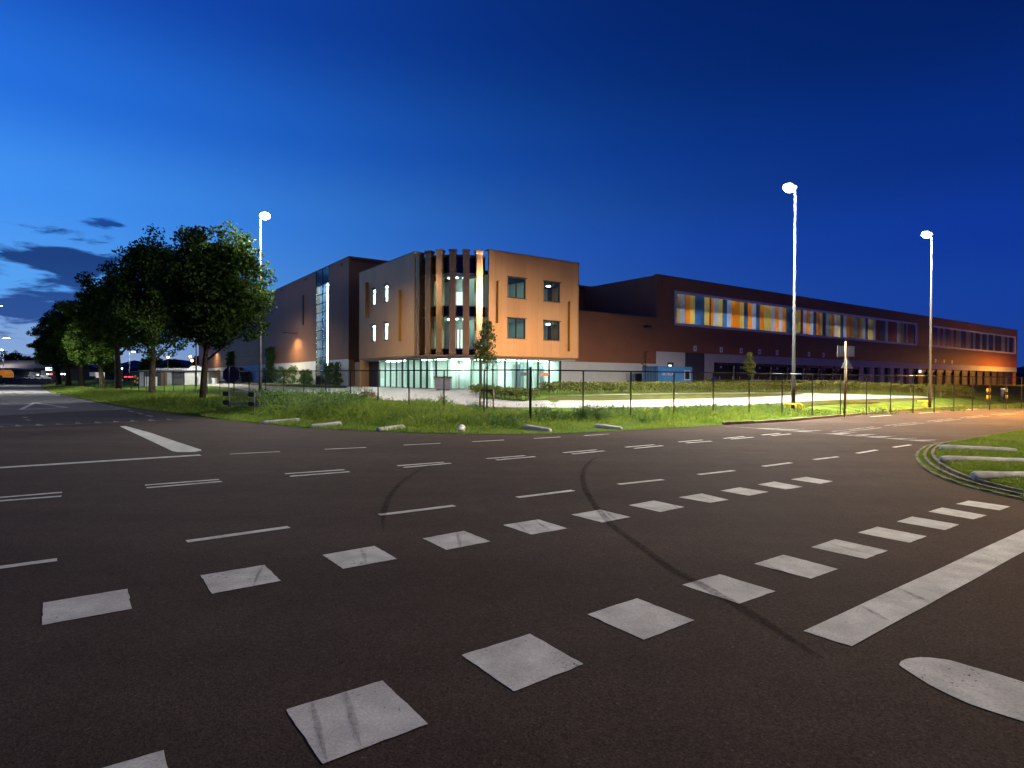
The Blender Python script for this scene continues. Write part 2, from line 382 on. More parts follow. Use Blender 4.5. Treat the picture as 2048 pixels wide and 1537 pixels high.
M['paint'] = mat('road paint', (0.57, 0.56, 0.49), 0.9, var=0.09, scale=4, col2=(0.42, 0.415, 0.365), bump=0.15, bscale=160, var2=(0.16, 70), spec=0.1)
M['paint_worn'] = mat('worn road paint', (0.26, 0.25, 0.23), 0.8, var=0.3, scale=14, var2=(0.15, 70), spec=0.02)
M['paving'] = mat('pale concrete paving', (0.29, 0.28, 0.26), 0.8, var=0.10, scale=1.3, bump=0.3, bscale=20, var2=(0.12, 9), spec=0.02)
M['kerb'] = mat('weathered kerb concrete', (0.17, 0.14, 0.11), 0.85, var=0.3, scale=3, bump=0.4, bscale=40, spec=0.02)
M['kerb_island'] = mat('mossy island kerb', (0.17, 0.15, 0.115), 0.85, var=0.35, scale=4, col2=(0.07, 0.075, 0.04), spec=0.02)
M['kerb_light'] = mat('light kerb concrete', (0.36, 0.35, 0.33), 0.85, var=0.15, scale=3)
M['grassland'] = mat('turf', (0.075, 0.12, 0.02), 0.95, var=0.35, scale=1.1, bump=1.0, bscale=18, var2=(0.3, 14), spec=0.02)
M['drygrass'] = mat('dry mown grass', (0.062, 0.066, 0.020), 0.95, var=0.25, scale=1.5, bump=0.8, bscale=25, var2=(0.25, 12), spec=0.02)
M['land'] = mat('dark far land', (0.03, 0.04, 0.02), 0.95, var=0.3, scale=0.1, spec=0.02)
M['blade'] = leaf_mat('grass blades', (0.085, 0.165, 0.018), (0.235, 0.285, 0.05), 0.8, 0.58)
M['weed'] = leaf_mat('weed leaves', (0.04, 0.10, 0.022), (0.14, 0.22, 0.06), 0.9, 0.35)
M['dryweed'] = leaf_mat('dry weed stems', (0.09, 0.075, 0.03), (0.17, 0.13, 0.06), 1.5, 0.3)
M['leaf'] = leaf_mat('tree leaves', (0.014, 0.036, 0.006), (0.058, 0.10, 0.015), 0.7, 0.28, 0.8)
M['leaf_lit'] = leaf_mat('lamplit tree leaves', (0.03, 0.07, 0.01), (0.085, 0.14, 0.02), 0.7, 0.3, 0.8)  # lighter greens carry the street lamp's light on one tree
M['hedge'] = leaf_mat('hedge leaves', (0.05, 0.075, 0.013), (0.15, 0.155, 0.035), 1.3, 0.25)
M['twig'] = mat('hedge twigs', (0.15, 0.13, 0.09), 0.9, var=0.3, scale=8)
M['bark'] = mat('bark', (0.05, 0.04, 0.026), 0.9, var=0.35, scale=5, bump=0.8, bscale=25, spec=0.02)
M['stake'] = mat('wooden stake', (0.20, 0.14, 0.085), 0.85, var=0.3, scale=9)
M['wood'] = mat('weathered timber', (0.38, 0.31, 0.2), 0.8, var=0.25, scale=9)
M['white_conc'] = mat('white painted concrete', (0.58, 0.56, 0.51), 0.8, var=0.16, scale=3, col2=(0.38, 0.36, 0.30), bump=0.3, bscale=40, spec=0.02)
M['steel'] = mat('galvanised steel', (0.13, 0.13, 0.125), 0.6, 0.0, var=0.10, scale=6, spec=0.25)
M['mast'] = mat('grey mast paint', (0.045, 0.045, 0.044), 0.75, var=0.1, scale=3, spec=0.1)
M['galv_rail'] = mat('galvanised handrail', (0.45, 0.46, 0.47), 0.45, 0.6)
M['black_metal'] = mat('black coated steel', (0.012, 0.012, 0.013), 0.4, 0.2)
M['rail'] = mat('fence top rail', (0.03, 0.03, 0.032), 0.22, 0.85)
M['wire'] = mat('fence wire', (0.02, 0.022, 0.022), 0.5, 0.3)
M['clad'] = clad_mat('copper brown cladding', (0.51, 0.265, 0.115), 0.40, 0.42)
M['clad_fin'] = clad_mat('bronze fin cladding', (0.42, 0.21, 0.09), 0.22, 0.75)
M['clad_hall'] = clad_mat('brown hall cladding', (0.24, 0.115, 0.06), 0.5, 0.0, ribs='Z', ribscale=14)
M['clad_wing'] = clad_mat('dark brown wing cladding', (0.32, 0.13, 0.066), 0.6, 0.0, ribs='Z', ribscale=14)
M['trim'] = mat('brown trim', (0.22, 0.11, 0.06), 0.4, 0.5)
M['strip'] = clad_mat('amber metal strip', (0.52, 0.26, 0.07), 0.4, 0.5)
M['frame'] = mat('dark window frame', (0.02, 0.02, 0.022), 0.4, 0.2)
M['spandrel'] = mat('black spandrel glass', (0.008, 0.008, 0.011), 0.08, 0.0)
M['band_frame'] = mat('pale band frame', (0.74, 0.75, 0.76), 0.6)
M['roofing'] = mat('dark roofing', (0.04, 0.04, 0.04), 0.9)
M['plinth'] = mat('pale plinth panel', (0.64, 0.65, 0.61), 0.7, var=0.05, scale=1.2)
M['plinth_grey'] = mat('grey plinth panel', (0.42, 0.44, 0.47), 0.7, var=0.05, scale=1.2)
M['glass'] = glass_mat('clear glazing', (0.80, 0.93, 0.88))
M['glass_dark'] = glass_mat('tinted glazing', (0.42, 0.52, 0.52))
M['interior'] = mat('white interior paint', (0.66, 0.70, 0.66), 0.8)
M['int_dark'] = mat('dark interior', (0.05, 0.06, 0.065), 0.7)
M['floor_int'] = mat('interior floor', (0.30, 0.31, 0.30), 0.5)
M['door_grey'] = mat('grey door', (0.13, 0.16, 0.18), 0.5)
M['mullion'] = mat('green grey mullion', (0.012, 0.018, 0.016), 0.4, 0.3)
M['soffit'] = mat('soffit', (0.35, 0.33, 0.3), 0.7)
M['white'] = mat('white metal', (0.72, 0.73, 0.73), 0.5, var=0.06, scale=4)
M['grey'] = mat('mid grey metal', (0.16, 0.16, 0.17), 0.6, var=0.1, scale=4)
M['darkgrey'] = mat('dark grey panel', (0.055, 0.055, 0.065), 0.6, var=0.15, scale=5)
M['signback'] = mat('sign back', (0.035, 0.038, 0.05), 0.5, 0.2)
M['signback_light'] = mat('pale sign back', (0.50, 0.50, 0.49), 0.5, 0.4, var=0.06, scale=6)
M['yellow'] = mat('yellow paint', (0.75, 0.46, 0.015), 0.5, var=0.08, scale=6)
M['black'] = mat('black paint', (0.015, 0.015, 0.015), 0.6)
M['blue_cont'] = mat('blue container paint', (0.07, 0.31, 0.70), 0.5, var=0.12, scale=2.5)
M['letter'] = mat('white lettering', (0.8, 0.82, 0.85), 0.6)
M['tarp'] = mat('blue tarpaulin', (0.012, 0.02, 0.55), 0.5)
M['poster_dark'] = mat('dark poster', (0.06, 0.06, 0.08), 0.6)
M['poster_red'] = mat('orange poster', (0.55, 0.17, 0.08), 0.6)
M['planter'] = mat('grey planter slats', (0.115, 0.105, 0.125), 0.7, var=0.15, scale=5)
M['tyre'] = mat('tyre', (0.015, 0.015, 0.015), 0.8)
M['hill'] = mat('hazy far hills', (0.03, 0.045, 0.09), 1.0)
M['brownroof'] = mat('dark roof tiles', (0.045, 0.035, 0.038), 0.8, var=0.2, scale=2)
M['orange_van'] = mat('orange van paint', (0.75, 0.27, 0.02), 0.4)
M['car_white'] = mat('white car paint', (0.6, 0.62, 0.64), 0.3)
M['car_dark'] = mat('dark car paint', (0.03, 0.035, 0.045), 0.3)
M['car_glass'] = mat('car glass', (0.02, 0.025, 0.03), 0.1)
M['truss'] = mat('white steel truss', (0.75, 0.8, 0.85), 0.5)
M['led'] = emit_mat('led panel', LED, P_MAST)
M['led_street'] = emit_mat('street led panel', (1.0, 0.84, 0.64), P_STREET)
M['sodium'] = emit_mat('sodium lamp', (1.0, 0.46, 0.07), P_SODIUM)
M['ceil_light'] = emit_mat('ceiling light', (0.92, 1.0, 0.96), 48.0)
M['ceil_dim'] = emit_mat('dim ceiling light', (0.86, 1.0, 0.95), 9.0)
M['ceil_win'] = emit_mat('office ceiling light', (0.86, 1.0, 0.95), 22.0); M['ceil_spot'] = emit_mat('ceiling spot', (0.86, 1.0, 0.95), 90.0)
M['room_light'] = emit_mat('bright room light', (0.95, 1.0, 1.0), 75.0)
def glare_mat():  # glowing shell added round the lamp heads in place of glare
    m = bpy.data.materials.new('added glare glow'); m.use_nodes = True; nt = m.node_tree; N = nt.nodes; out = N['Material Output']; N.remove(N['Principled BSDF'])
    e = N.new('ShaderNodeEmission'); e.inputs[0].default_value = (*LED, 1); e.inputs[1].default_value = 22.0; t = N.new('ShaderNodeBsdfTransparent'); a = N.new('ShaderNodeAddShader')
    nt.links.new(e.outputs[0], a.inputs[0]); nt.links.new(t.outputs[0], a.inputs[1]); nt.links.new(a.outputs[0], out.inputs[0]); return m
M['glare'] = glare_mat()
M['led_right'] = emit_mat('right mast led panel', LED, P_MAST*0.42); M['led_unseen'] = emit_mat('unseen mast led panel', LED, P_MAST*0.22); M['led_left'] = emit_mat('left mast led panel', LED, P_MAST*0.33); M['led_far'] = emit_mat('far street led panel', LED, P_FAR); M['led_tiny'] = emit_mat('distant street led panel', LED, 1400.0); M['sodium_far'] = emit_mat('far sodium lamp', SODIUM, P_SODIUM_FAR)
M['tube'] = emit_mat('strip lamp', (0.75, 0.9, 1.0), 40.0)
M['tail'] = emit_mat('tail lamp', (1.0, 0.03, 0.03), 6.0)
M['headlamp'] = emit_mat('small bright lamp', (0.95, 0.98, 1.0), 9.0)
M['cyan_sign'] = emit_mat('lit sign face', (0.65, 1.0, 0.92), 5.0)
M['smallorange'] = emit_mat('small sodium lamp', (1.0, 0.55, 0.18), 14.0)
def tyre_mat(name, op):
    m = bpy.data.materials.new(name); m.use_nodes = True; nt = m.node_tree; N = nt.nodes; L = nt.links; b = N['Principled BSDF']; out = N['Material Output']
    b.inputs['Base Color'].default_value = (0.012, 0.012, 0.014, 1); b.inputs['Roughness'].default_value = 0.7
    geo = N.new('ShaderNodeNewGeometry'); n = N.new('ShaderNodeTexNoise'); n.inputs['Scale'].default_value = 24; n.inputs['Detail'].default_value = 6; L.new(geo.outputs['Position'], n.inputs['Vector'])
    b.inputs['Specular IOR Level'].default_value = 0.0
    mr = N.new('ShaderNodeMapRange'); mr.inputs[1].default_value = 0.36; mr.inputs[2].default_value = 0.62; mr.inputs[3].default_value = op*0.2; mr.inputs[4].default_value = op; L.new(n.outputs[0], mr.inputs[0])
    t = N.new('ShaderNodeBsdfTransparent'); mx = N.new('ShaderNodeMixShader'); L.new(mr.outputs[0], mx.inputs[0]); L.new(t.outputs[0], mx.inputs[1]); L.new(b.outputs[0], mx.inputs[2]); L.new(mx.outputs[0], out.inputs[0])
    return m
M['skid'] = tyre_mat('rubber mark', 0.42); M['skid_faint'] = tyre_mat('faint rubber mark', 0.36)
def translucent_mat(name, col):
    m = bpy.data.materials.new(name); m.use_nodes = True; nt = m.node_tree; N = nt.nodes; L = nt.links; b = N['Principled BSDF']; out = N['Material Output']
    b.inputs['Base Color'].default_value = (*[c*0.5 for c in col], 1); b.inputs['Roughness'].default_value = 0.35
    t = N.new('ShaderNodeBsdfTranslucent'); t.inputs[0].default_value = (*col, 1)
    mx = N.new('ShaderNodeMixShader'); mx.inputs[0].default_value = 0.6; L.new(b.outputs[0], mx.inputs[1]); L.new(t.outputs[0], mx.inputs[2]); L.new(mx.outputs[0], out.inputs[0])
    return m
M['pc_y'] = translucent_mat('yellow polycarbonate', (0.88, 0.75, 0.36)); M['pc_o'] = translucent_mat('orange polycarbonate', (0.88, 0.48, 0.07))
M['pc_w'] = translucent_mat('white polycarbonate', (0.76, 0.80, 0.93)); M['pc_b'] = translucent_mat('blue polycarbonate', (0.13, 0.22, 0.34)); M['pc_d'] = translucent_mat('brown polycarbonate', (0.38, 0.13, 0.02))

chip(M['paint'], 0.64); chip(M['paint_worn'], 0.52)
# ------------------------------------------------------------------ ground, roads
base = MB(); base.add([(-3000, -60, -0.75), (3000, -60, -0.75), (3000, 4500, -0.75), (-3000, 4500, -0.75)], [(0, 1, 2, 3)])
tag(base.build('ground', M['land']), kind='structure')
road_poly = [tuple(p) for p in EDGE] + [(130, 60), (130, -30), (-130, -30), (-130, 60)]
road_poly = [tuple(p) for p in EDGE[:]] + [tuple(EDGE[-1]+np.array([30, -60.])), (120, -25), (-150, -25), (-150, 70), (-140, 170)]
road = sheet('road', road_poly, M['asphalt'], 6.0, 0.0, z_road, kind='structure')
# grass land behind the asphalt edge
verge_poly = [tuple(p) for p in EDGE] + [tuple(EDGE[-1]+E2*60), tuple(FENCE_C+FR*30+E2*30), tuple(FENCE_C+E2*130), (-150, 260)]
V_IN = 3.0
verge = sheet('verge', verge_poly, M['grassland'], 3.0, 0.012, kind='structure')

def gpoly(px): return [tuple(road_pt(*p)[:2]) for p in px]
side_px = [(-260, 850), (0, 832), (60, 828.5), (130, 824.5), (200, 821.5), (265, 819)]
edge_left = [i for i, p in enumerate(EDGE_PX) if p[0] <= 270]
side = gpoly(side_px) + [tuple(EDGE[i+1]-np.array([0.12, 0.1])) for i in edge_left[::-1]][0:] + [tuple(EDGE[1]+np.array([-14, 9.])), (-90, 95), (-80, 40)]
side_road = sheet('side_road', side, M['asphalt_grey'], 6.0, 0.0035, z_road, kind='structure')
dark_px = [(-260, 850), (0, 832), (60, 828.5), (130, 824.5), (200, 821.5), (265, 819), (300, 824), (350, 831), (400, 838), (200, 845), (0, 854), (-260, 869)]
tag(sheet('asphalt_patch', gpoly(dark_px), M['asphalt_dark'], 4.0, 0.002, z_road), kind='structure')

def marking(name, poly, m=M['paint'], dz=0.0045, step=0, parent=road):
    return sheet(name, poly, m, step, dz, z_road, parent)
def line_poly(a, b, w):
    a = road_pt(*a)[:2]; b = road_pt(*b)[:2]; d = (b-a)/np.linalg.norm(b-a); n = np.array([-d[1], d[0]])*w/2
    return [tuple(a-n), tuple(b-n), tuple(b+n), tuple(a+n)]
NEAR = [[(572, 1421), (765, 1363), (856, 1450), (645, 1530)], [(923, 1312), (1060, 1269), (1167, 1330), (1028, 1385)], [(1175, 1230), (1274, 1198), (1389, 1242), (1287, 1281)],
        [(1364, 1171), (1440, 1150), (1551, 1184), (1478, 1209)], [(1508, 1129), (1566.6, 1110.7), (1676.4, 1139.3), (1622, 1158.8)], [(1622, 1095.6), (1670.7, 1079.5), (1775.5, 1102.3), (1731.2, 1119.1)],
        [(1715.4, 1066.4), (1754.7, 1054.6), (1853.8, 1073.8), (1818.5, 1086.5)], [(1793.3, 1044.2), (1824.6, 1034.1), (1918.6, 1050.3), (1890, 1061.3)],
        [(1856.5, 1024.4), (1884, 1016), (1973.7, 1031.8), (1946.8, 1039.8)], [(1912, 1008.9), (1937.8, 1002.2), (2020.7, 1014), (1999.2, 1021.7)]]
FARB = [[(86, 1207), (255, 1179), (264, 1219), (84, 1252)], [(401, 1152), (529, 1131), (562, 1163), (424, 1189)], [(645, 1111), (749, 1093), (794, 1119), (686, 1139)], [(845, 1078), (928, 1063), (981, 1084), (893, 1101)],
        [(1006.3, 1051), (1077.3, 1040), (1134.6, 1058), (1062.5, 1070.3)], [(1142.4, 1030.3), (1200.4, 1020.4), (1260.9, 1035.2), (1203.9, 1046)], [(1257.7, 1011.3), (1307.6, 1002.1), (1369.2, 1015.1), (1320, 1025)],
        [(1357, 995.5), (1403.7, 988), (1457.4, 1000.5), (1420.5, 1006.6)], [(1440.6, 982.4), (1479, 975.7), (1537, 984.7), (1498.7, 992.5)], [(1515, 970), (1548, 964), (1605.9, 974.7), (1571.6, 979.7)], [(1581.7, 959.6), (1612, 954.5), (1666, 963.6), (1640.5, 968.6)]]
def ragged(poly, n=9, a=0.0022):
    out = []
    for i in range(len(poly)):
        p = np.array(poly[i]); q = np.array(poly[(i+1) % len(poly)])
        for k in range(n):
            t = k/n; out.append(tuple(p+(q-p)*t+(rng.normal(0, a, 2) if k else 0)))
    return out
nb = [gpoly(b) for b in NEAR]; fb = [gpoly(b) for b in FARB]
prev = [tuple(np.array(nb[0][i])-(np.array(nb[1][i])-np.array(nb[0][i]))) for i in range(4)]
nextf = [[tuple(np.array(p)+E1*1.014*k) for p in fb[-1]] for k in ()]
for b in [prev]+nb+fb+nextf: marking('crossing_block', ragged(b))
marking('stop_bar', ragged(gpoly([(1606.5, 1263.7), (2048, 1060), (2300, 944), (2300, 966), (2048, 1104.8), (1703.2, 1294.5)])))
marking('rounded_marking', gpoly([(1798, 1331), (1802, 1324), (1815, 1319), (1840, 1316), (1862, 1317), (1900, 1322), (1940, 1334), (1990, 1348), (2048, 1366), (2250, 1428), (2250, 1520), (2048, 1445), (1990, 1427), (1940, 1410), (1900, 1392), (1860, 1372), (1825, 1350), (1805, 1337)]))
marking('tapered_marking', gpoly([(240, 853.5), (252, 853), (300, 866), (350, 883), (402, 900), (403, 902), (390, 904.6), (355, 905), (345, 903), (290, 877)]), M['paint'])
marking('edge_line', line_poly((-300, 955), (401, 910.8), 0.22))
for a, b in [((-80, 1147), (114, 1120.5)), ((373, 1084), (578, 1055)), ((759, 1030.8), (909, 1012.2)), ((1034.5, 995.8), (1146.4, 981.7)), ((1237, 969.4), (1325.5, 960)), ((1397, 950), (1468, 941.9)),
             ((1526, 933.6), (1582, 926.2)), ((1628.3, 920), (1675.3, 914.2)), ((1714, 907.3), (1753, 900.8)), ((1787, 895.3), (1821, 890.3))]:
    marking('lane_dash', line_poly(a, b, 0.105))
for a, b in [((-60, 1001), (124, 985.6)), ((-60, 1007.5), (123, 993.2)), ((290, 971.2), (438, 959.8)), ((293, 976.5), (443, 963.8)), ((570, 948.5), (689, 940.2)), ((580, 953.5), (699, 944.2)),
             ((795, 932.4), (888, 925.1)), ((807, 935.7), (901.5, 927.2)), ((973.5, 918.1), (1050, 912)), ((992.5, 920.7), (1070, 914)), ((1126.5, 906.2), (1193, 900.3)), ((1144, 908.8), (1208.5, 902.4)),
             ((1251, 895.1), (1309, 890.1)), ((1268.5, 897.6), (1325.5, 891.9)), ((1357, 884.6), (1405, 880.6)), ((1372, 886.7), (1422.8, 883)), ((1448, 877.6), (1488, 873.6)), ((1462, 879), (1507, 875)),
             ((1523.6, 870.8), (1560, 867.3)), ((1543, 872), (1580.7, 868.5)), ((1664, 863.8), (1747, 854.4)), ((1680, 865.4), (1763, 855.9)), ((1770, 851.8), (1833, 845.5)), ((1786, 853.2), (1847, 847)),
             ((1855, 843), (1904.5, 837.9)), ((1868, 844.3), (1920.5, 839)), ((1921.6, 835.9), (1965, 831.6)), ((1934, 837), (1977.6, 832.8)), ((1981, 830.3), (2017.6, 826.9)), ((1993.6, 831.5), (2031, 827.9)), ((2030, 825.8), (2048, 824.2))]:
    marking('double_dash', line_poly(a, b, 0.10 if a[0] < 1600 else 0.075), M['paint'] if a[0] < 1600 else M['paint_worn'])
for a, b in [((459.7, 908.8), (559.8, 903.9)), ((649.3, 899.3), (732, 895.6)), ((807.3, 890.9), (880.4, 887.3)), ((944.8, 884.2), (1008, 880.7)), ((1067.8, 877.5), (1120.6, 874.7)), ((1168.7, 871.9), (1218, 868.7)),
             ((1740, 834), (1783, 831)), ((1838, 827), (1879, 824.4)), ((1920.5, 820.5), (1954.8, 818.2)), ((1982, 815.5), (2018.7, 813))]:
    marking('side_dash', line_poly(a, b, 0.09), M['paint'])
marking('give_way_line', line_poly((1450, 852.6), (1877.7, 885.6), 0.10), M['paint_worn'])
for (ax, ay) in [(1578, 856.9), (1611, 858.6), (1645.4, 861.2), (1716.5, 864.9), (1755.8, 868.7), (1796.5, 872.8), (1837, 876.8), (1879, 880.4)]:
    bx = ax-52; by = 852.6+(bx-1450)*0.0772
    a0 = road_pt(bx-17, by-1.3)[:2]; a1 = road_pt(bx+17, by+1.3)[:2]; ap = road_pt(ax, ay)[:2]
    marking('shark_tooth', [tuple(a0), tuple(a1), tuple(ap)], M['paint_worn'], 0.0075)
marking('give_way_line', line_poly((-150, 861.5), (405, 838.6), 0.11), M['paint_worn'])
for x in (-38, 0, 38, 79, 119, 158, 196, 234, 268, 304, 340):
    y = 855.3-0.0412*x
    a0 = road_pt(x-8, y)[:2]; a1 = road_pt(x+9, y-0.7)[:2]; ap = road_pt(x-6, y-3.6)[:2]
    marking('shark_tooth', [tuple(a0), tuple(a1), tuple(ap)], M['paint_worn'], 0.0075)
for x0, y0, x1, y1 in [(47, 834.5, 53, 836.2), (53, 839.6, 60, 841.8), (257, 822.4, 266, 824.6), (275, 826.3, 285, 829), (293, 831, 304, 833.8), (179, 803.9, 184, 804.8), (188, 805.6, 193, 806.6), (198, 807.8, 203, 808.9), (208, 810.3, 214, 811.6), (219, 812.9, 225, 814.3), (231, 816, 237, 817.6)]:
    marking('cycle_dash', line_poly((x0, y0), (x1, y1), 0.14), M['paint_worn'], 0.0075)
tri = [(41.6, 819.8), (68.5, 806.2), (134.8, 815.8)]
for i in range(3): marking('triangle_side', line_poly(tri[i], tri[(i+1) % 3], 0.20), M['paint'], 0.0075)
marking('centre_dash', line_poly((-6, 783), (8, 791), 0.14), M['paint_worn'], 0.0075)
def ribbon_px(name, px, w, m, dz=0.0085):
    pts = [road_pt(*p)[:2] for p in px]
    # smooth
    P = np.array(pts); t = np.linspace(0, len(P)-1, len(P)*4); X = []
    for tt in t:
        i = int(min(max(math.floor(tt), 0), len(P)-2)); u = tt-i
        p0, p1, p2, p3 = P[max(i-1, 0)], P[i], P[i+1], P[min(i+2, len(P)-1)]
        X.append(0.5*((2*p1)+(-p0+p2)*u+(2*p0-5*p1+4*p2-p3)*u*u+(-p0+3*p1-3*p2+p3)*u**3))
    X = np.array(X); mb = MB(); vs = []
    for i in range(len(X)):
        d = X[min(i+1, len(X)-1)]-X[max(i-1, 0)]; d /= np.linalg.norm(d); n = np.array([-d[1], d[0]])*w/2
        k = 0.06+0.94*min(1, i/7, (len(X)-1-i)/7)*(0.85+0.3*random.random())
        for q in (X[i]-n*k, X[i]+n*k): vs.append((q[0], q[1], float(z_road(q[0], q[1]))+dz))
    mb.add(vs, [(2*i, 2*i+2, 2*i+3, 2*i+1) for i in range(len(X)-1)])
    return mb.build(name, m, road)
ribbon_px('tyre_mark', [(1198, 914), (1182.8, 922), (1170.5, 936), (1165.2, 955.4), (1170.5, 978.2), (1186.3, 1006.4), (1204, 1029.2), (1228.5, 1055.6), (1260, 1078.4), (1298.9, 1106.6), (1330.5, 1131.2), (1369.2, 1154), (1397, 1168), (1440, 1193), (1500, 1228), (1570, 1272), (1650, 1322)], 0.085, M['skid'])
ribbon_px('tyre_mark', [(870, 928), (848.8, 936), (817, 955.4), (785.5, 985.3), (769.7, 1016.9), (766, 1038), (768, 1066)], 0.08, M['skid_faint'])
for px in ([(622, 1398), (634, 1450), (655, 1530)], [(690, 1382), (703, 1432), (721, 1496)], [(527, 1130), (518, 1150), (506, 1176)], [(1206, 1018), (1222, 1033), (1243, 1048)], [(1030, 1046), (1042, 1056), (1056, 1067)], [(1068, 1040), (1085, 1053), (1103, 1065)],
           [(1713, 1209), (1748, 1228), (1786, 1249)], [(1788, 1176), (1826, 1192), (1866, 1210)], [(1946, 1102), (1978, 1113), (2012, 1126)], [(1330, 1000), (1345, 1010), (1362, 1022)], [(1390, 990), (1415, 999), (1440, 1004)], [(720, 1098), (728, 1112), (732, 1132)], [(912, 1064), (918, 1080), (922, 1098)], [(1520, 1126), (1556, 1142), (1596, 1157)], [(1650, 1088), (1700, 1100), (1745, 1112)], [(1085, 994), (1092, 988), (1099, 982)]):
    ribbon_px('tyre_mark', px, random.uniform(0.035, 0.065), M['skid_faint'], 0.0095)

# kerb along the right road
KP = EDGE[22:29]
def walk(P, step):
    P = np.asarray(P); out = []; acc = 0
    seg = np.hypot(*np.diff(P, axis=0).T); cum = np.concatenate([[0], np.cumsum(seg)])
    for s in np.arange(0, cum[-1], step):
        i = min(np.searchsorted(cum, s, 'right')-1, len(P)-2); out.append(P[i]+(P[i+1]-P[i])*(s-cum[i])/seg[i])
    return np.array(out)
kp = walk(KP, 1.0)
for i in range(min(len(kp)-1, 60)):
    a, b = kp[i], kp[i+1]; d = (b-a)/np.linalg.norm(b-a); n = np.array([-d[1], d[0]]); a = a+d*0.006; b = b-d*0.006
    z = float(z_road(*((a+b)/2))); j = random.uniform(-0.012, 0.012)
    MB().prism([a, b, b+n*0.14, a+n*0.14], z-0.1, z+0.10+j).build('kerb_stone', M['kerb'], road)

# ------------------------------------------------------------------ traffic island on the right
ISL_PX = [(2400, 822), (2200, 842), (2048, 861), (1980, 871.5), (1931, 880), (1898, 885), (1870, 888.4), (1848, 893.4), (1833.4, 903.4), (1827.8, 913.5), (1831, 923.5), (1842, 935.7), (1864.5, 950), (1892, 962.5), (1920, 971.4), (1953.6, 980.3), (1998, 991.4), (2048, 1002.5), (2150, 1020), (2400, 1046)]
ISL = np.array([road_pt(*p)[:2] for p in ISL_PX])
island = sheet('traffic_island', [tuple(p) for p in ISL], M['grassland'], 0.4, 0.012, lambda x, y: z_road(x, y)+0.10*sstep(seg_dist(x, y, ISL)/1.0), kind='structure')
arc = ISL[5:20]; arcw = walk(arc, 0.1)
tng = np.gradient(arcw, axis=0); tng /= np.linalg.norm(tng, axis=1)[:, None]; nin = np.stack([-tng[:, 1], tng[:, 0]], 1)
cen = ISL.mean(0)
if ((cen-arcw[len(arcw)//2])@nin[len(arcw)//2]) < 0: nin = -nin
for row, (off, wid) in enumerate(((0.05, 0.06), (0.20, 0.06), (0.35, 0.06))):
    ln = walk(arcw+nin*off, 0.5)
    for i in range(len(ln)-1):
        a, b = ln[i], ln[i+1]; d = (b-a)/np.linalg.norm(b-a); n = np.array([-d[1], d[0]])*wid/2; a = a+d*0.012; b = b-d*0.012
        z = float(z_road(*((a+b)/2))); j = random.uniform(-0.01, 0.01)
        MB().prism([a-n, b-n, b+n, a+n], z-0.05, z+0.028+0.034*row+j*0.6).build('kerb_block', M['kerb_island'], island)

def beam(p0, p1, r, label, dome=False):
    p0 = np.array(p0); p1 = np.array(p1); d = p1-p0; Ln = np.linalg.norm(d[:2])
    t = thing('marker_beam', label, 'marker beam', (p0+p1)/2, 'white concrete marker beams lying at the kerb')
    ts = [0, 0.012, 0.04, 0.1, 0.3, 0.7, 0.9, 0.96, 0.988, 1.0]; rs = [r*0.55, r*0.8, r*0.95, r, r, r, r, r*0.95, r*0.8, r*0.55]
    MB().tube([p0+d*q+np.array([0, 0, random.uniform(-.004, .004)]) for q in ts], rs, 14).build('beam_body', M['white_conc'], t, True)
    return t
def on_i(px, py, dz): p = road_pt(px, py); return np.array([p[0], p[1], p[2]+dz])
beam(on_i(1880, 908, 0.14), on_i(2033, 916, 0.14), 0.085, 'farthest white round beam on the traffic island')
beam(on_i(1879, 932, 0.13), on_i(2075, 940, 0.13), 0.085, 'middle white round beam on the traffic island')
beam(on_i(1944, 968, 0.13), on_i(2105, 971, 0.13), 0.085, 'nearest white round beam on the traffic island, by the kerb')
def on_v(px, py, dz=-0.03):
    p = gpt(px, py); return np.array([p[0], p[1], p[2]+dz])
for (a, b, lab) in [((524, 848.5), (600, 845), 'leftmost white beam on the verge, below the slatted board'), ((620, 856), (684, 852), 'white beam at the verge edge, second from the board'),
                    ((754, 863), (800, 859), 'white tilted beam end right of the dry bush'), ((921, 866), (922.5, 860), 'white beam seen end on as a round dome'),
                    ((1102, 864), (1070, 860.5), 'white beam lying just right of the tall corner fence post'), ((1245, 860.5), (1192, 856.5), 'rightmost white beam on the verge, flat in bright grass')]:
    a = on_v(*a); b = on_v(*b); d = b-a; Ln = np.linalg.norm(d[:2]); Lw = min(max(Ln, 1.0), 1.5); b = a+d/Ln*Lw; b[2] = max(b[2], a[2])+0.05
    beam(a, b, 0.14, lab)

# ------------------------------------------------------------------ yard: paving, lawns
pave_px = [(-200+600, 771), (470, 777), (520, 789), (600, 794), (704, 797.5), (745, 799.5), (780, 801.5), (850, 808), (900, 811.5), (960, 815), (1040, 816.5), (1100, 817), (1200, 817), (1300, 815), (1400, 812.5), (1480, 811), (1600, 804.5), (1700, 800), (1780, 798), (1870, 797)]
pv = [tuple(gpt(*p)[:2]) for p in pave_px]
pv_poly = pv + [tuple(np.array(pv[-1])+E2*5), (50, 66), (22, 60), tuple(np.array([-5.45, 45.1])+E1*14), (-4, 55), (-14.5, 60), tuple(np.array([-17.9, 65.5])-E1*3+E2*4), tuple(np.array([-17.9, 65.5])-E1*4+E2*75)]
tag(sheet('paved_yard', pv_poly, M['paving'], 2.0, 0.03), kind='structure')
def lawn(px, name='lawn_strip', m=M['drygrass'], dz=0.05):
    return tag(sheet(name, [tuple(gpt(*p)[:2]) for p in px], m, 2.0, dz), kind='structure')
lawn([(1075, 802.5), (1200, 803.3), (1300, 801), (1400, 799), (1480, 796.8), (1560, 793), (1610, 789.8), (1600, 788.4), (1540, 788), (1480, 788.3), (1400, 788.8), (1300, 790.5), (1200, 792.3), (1100, 794.5)])
